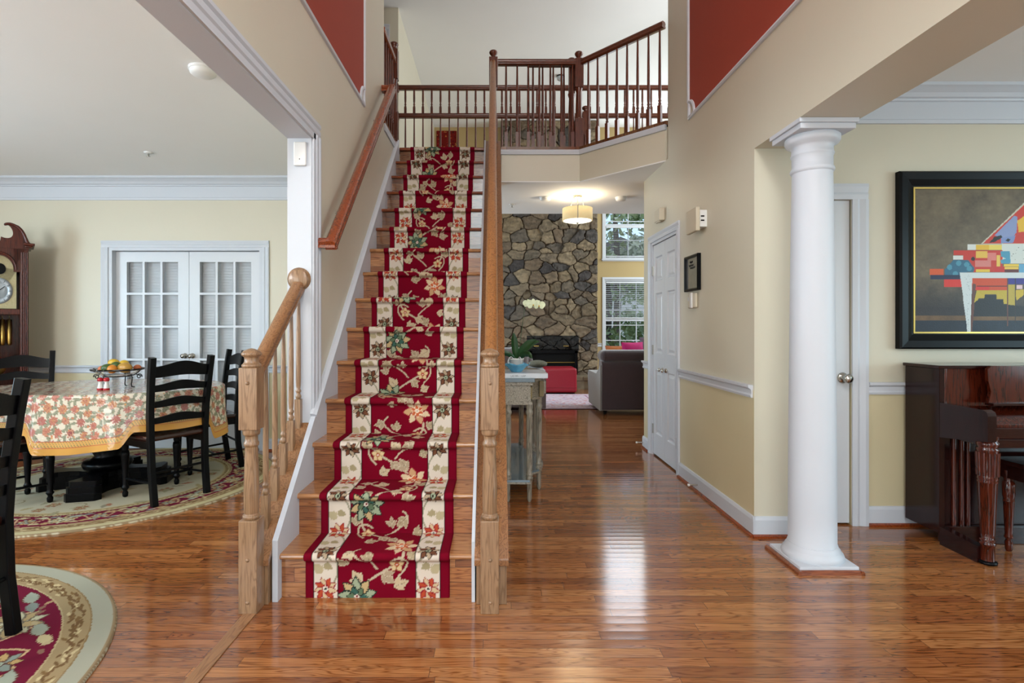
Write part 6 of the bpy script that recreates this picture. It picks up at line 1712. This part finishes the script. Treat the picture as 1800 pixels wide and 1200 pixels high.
# ------------------------------------------------------------------ outside the family room windows
struct('ground_1', MB().box(-12, 20, YB+0.3, 40, -0.6, -0.5), mottled('lawn', rgb(110, 130, 80), rgb(90, 112, 66), 2, 0.95))
M['foliage'] = mottled('tree_leaves', rgb(140, 166, 108), rgb(190, 204, 160), 1.5, 0.7)
M['foliage_b'] = mottled('tree_leaves_pale', rgb(186, 198, 168), rgb(216, 220, 200), 1.5, 0.7)
M['bark'] = mottled('bark', rgb(96, 88, 78), rgb(64, 58, 52), 6, 0.95)
def tree(name, label, x, y, h, r, seed, mk, n=2600, ls=0.11, zc=None):
    rn = np.random.RandomState(seed); t = thing(name, label, 'tree', (x, y, -0.5), 0, 'trees outside the family room windows')
    obj('trunk', MB().tube([(0, 0, 0), (0.1, 0, h*0.4), (-0.05, 0.1, h*0.75), (0.1, 0, h)], [0.16, 0.13, 0.08, 0.03], seg=10), M['bark'], t)
    vs = []; fs = []
    cl = [(rn.uniform(-r, r), rn.uniform(-r, r)*.7, rn.uniform(0.25*h, h*1.05), rn.uniform(.35, .8)) for _ in range(26)]
    for i in range(n):
        cxx, cyy, czz, cr = cl[rn.randint(len(cl))]; v = rn.normal(size=3); v = v/np.linalg.norm(v)*cr*rn.uniform(.5, 1)
        p = Vector((cxx+v[0], cyy+v[1], czz+v[2])); a = Vector(rn.normal(size=3)).normalized()*ls; b = a.cross(Vector(rn.normal(size=3))).normalized()*ls*.5
        k = len(vs); vs += [p-a, p+b, p+a, p-b]; fs.append((k, k+1, k+2, k+3))
    obj('foliage', MB().add(vs, fs), M[mk], t, clean=False)
tree('leafy_tree', 'dark green leafy tree just outside the windows, on their left', 3.0, 14.8, 6.0, 1.25, 1, 'foliage')
tree('leafy_tree', 'pale green tree outside the windows towards the right', 6.4, 16.6, 7.5, 2.2, 2, 'foliage_b', 3000)
tree('leafy_tree', 'tall tree farther off behind the two nearer trees outside', 4.6, 20.5, 9.0, 3.0, 3, 'foliage_b', 3600, 0.14)
tree('leafy_shrub', 'low rounded dark shrub outside the lower window', 3.6, 12.8, 1.7, 0.45, 4, 'foliage', 1200, 0.07)
hb = thing('neighbouring_house', 'white-sided neighbouring house glimpsed through the lower window', 'house', (6, 26, -0.5))
sd_ = MB().box(-6, 6, 0, 6, 0, 3.4)
for i in range(22): sd_.prism([(0, i*0.155), (-0.02, i*0.155), (0, (i+1)*0.155)], -6, 6, 'X')
obj('siding', sd_, M['plastic'], hb)
obj('roof', MB().prism([(-6.3, 3.4), (6.3, 3.4), (0, 6.0)], -0.3, 6.3, 'Y'), mottled('grey_shingle', rgb(110, 108, 106), rgb(90, 88, 88), 8, 0.9), hb)

# ------------------------------------------------------------------ unseen hanging fill lamps, added to brighten the ceilings and walls
def fill_chandelier(x, y, z, zt, label, power, n=6, r=0.34):
    t = thing('fill_chandelier', label, 'lamp', (x, y, z))
    obj('stem', MB().tube([(0, 0, 0), (0, 0, zt-z)], 0.008).lathe([(0.03, -0.05), (0.05, 0.0), (0.03, 0.08), (0.015, 0.12)], seg=16).lathe([(0.06, zt-z-0.03), (0.06, zt-z-0.001)], seg=20), M['pewter'], t)
    for k in range(n):
        a = 2*PI*k/n
        ar = obj('arm', MB().tube([(q*math.cos(a), q*math.sin(a), zz) for q, zz in bez((0.02, 0.0), (0.15, -0.12), (0.30, -0.10), (r, 0.03), 12)], 0.006).lathe([(0.02, 0.03), (0.02, 0.06)], cx=r*math.cos(a), cy=r*math.sin(a), seg=10), M['pewter'], t)
        obj('frosted_glass_shade', MB().lathe([(0.03, 0.055), (0.055, 0.10), (0.07, 0.16), (0.066, 0.16), (0.05, 0.10), (0.026, 0.06)], cx=r*math.cos(a), cy=r*math.sin(a), seg=16), M['bulb_glow'], ar)
    l = bpy.data.lights.new('ceiling_fill_light', 'POINT'); l.energy = power; l.shadow_soft_size = 0.35; l.color = (0.97, 0.98, 1)
    o = bpy.data.objects.new('ceiling_fill_light', l); COL.objects.link(o); o.location = (x, y, z+0.25)
fill_chandelier(0.2, -0.5, 3.75, ZT, 'unseen added pewter fill lamp with frosted shades over the foyer, above and behind the camera', 165)
fill_chandelier(-4.0, 0.2, 1.80, ZC, 'unseen added pewter fill lamp with frosted shades in the near half of the dining room', 195)
fill_chandelier(4.0, -0.1, 1.80, ZC, 'unseen added pewter fill lamp with frosted shades in the music room, out of frame', 38)
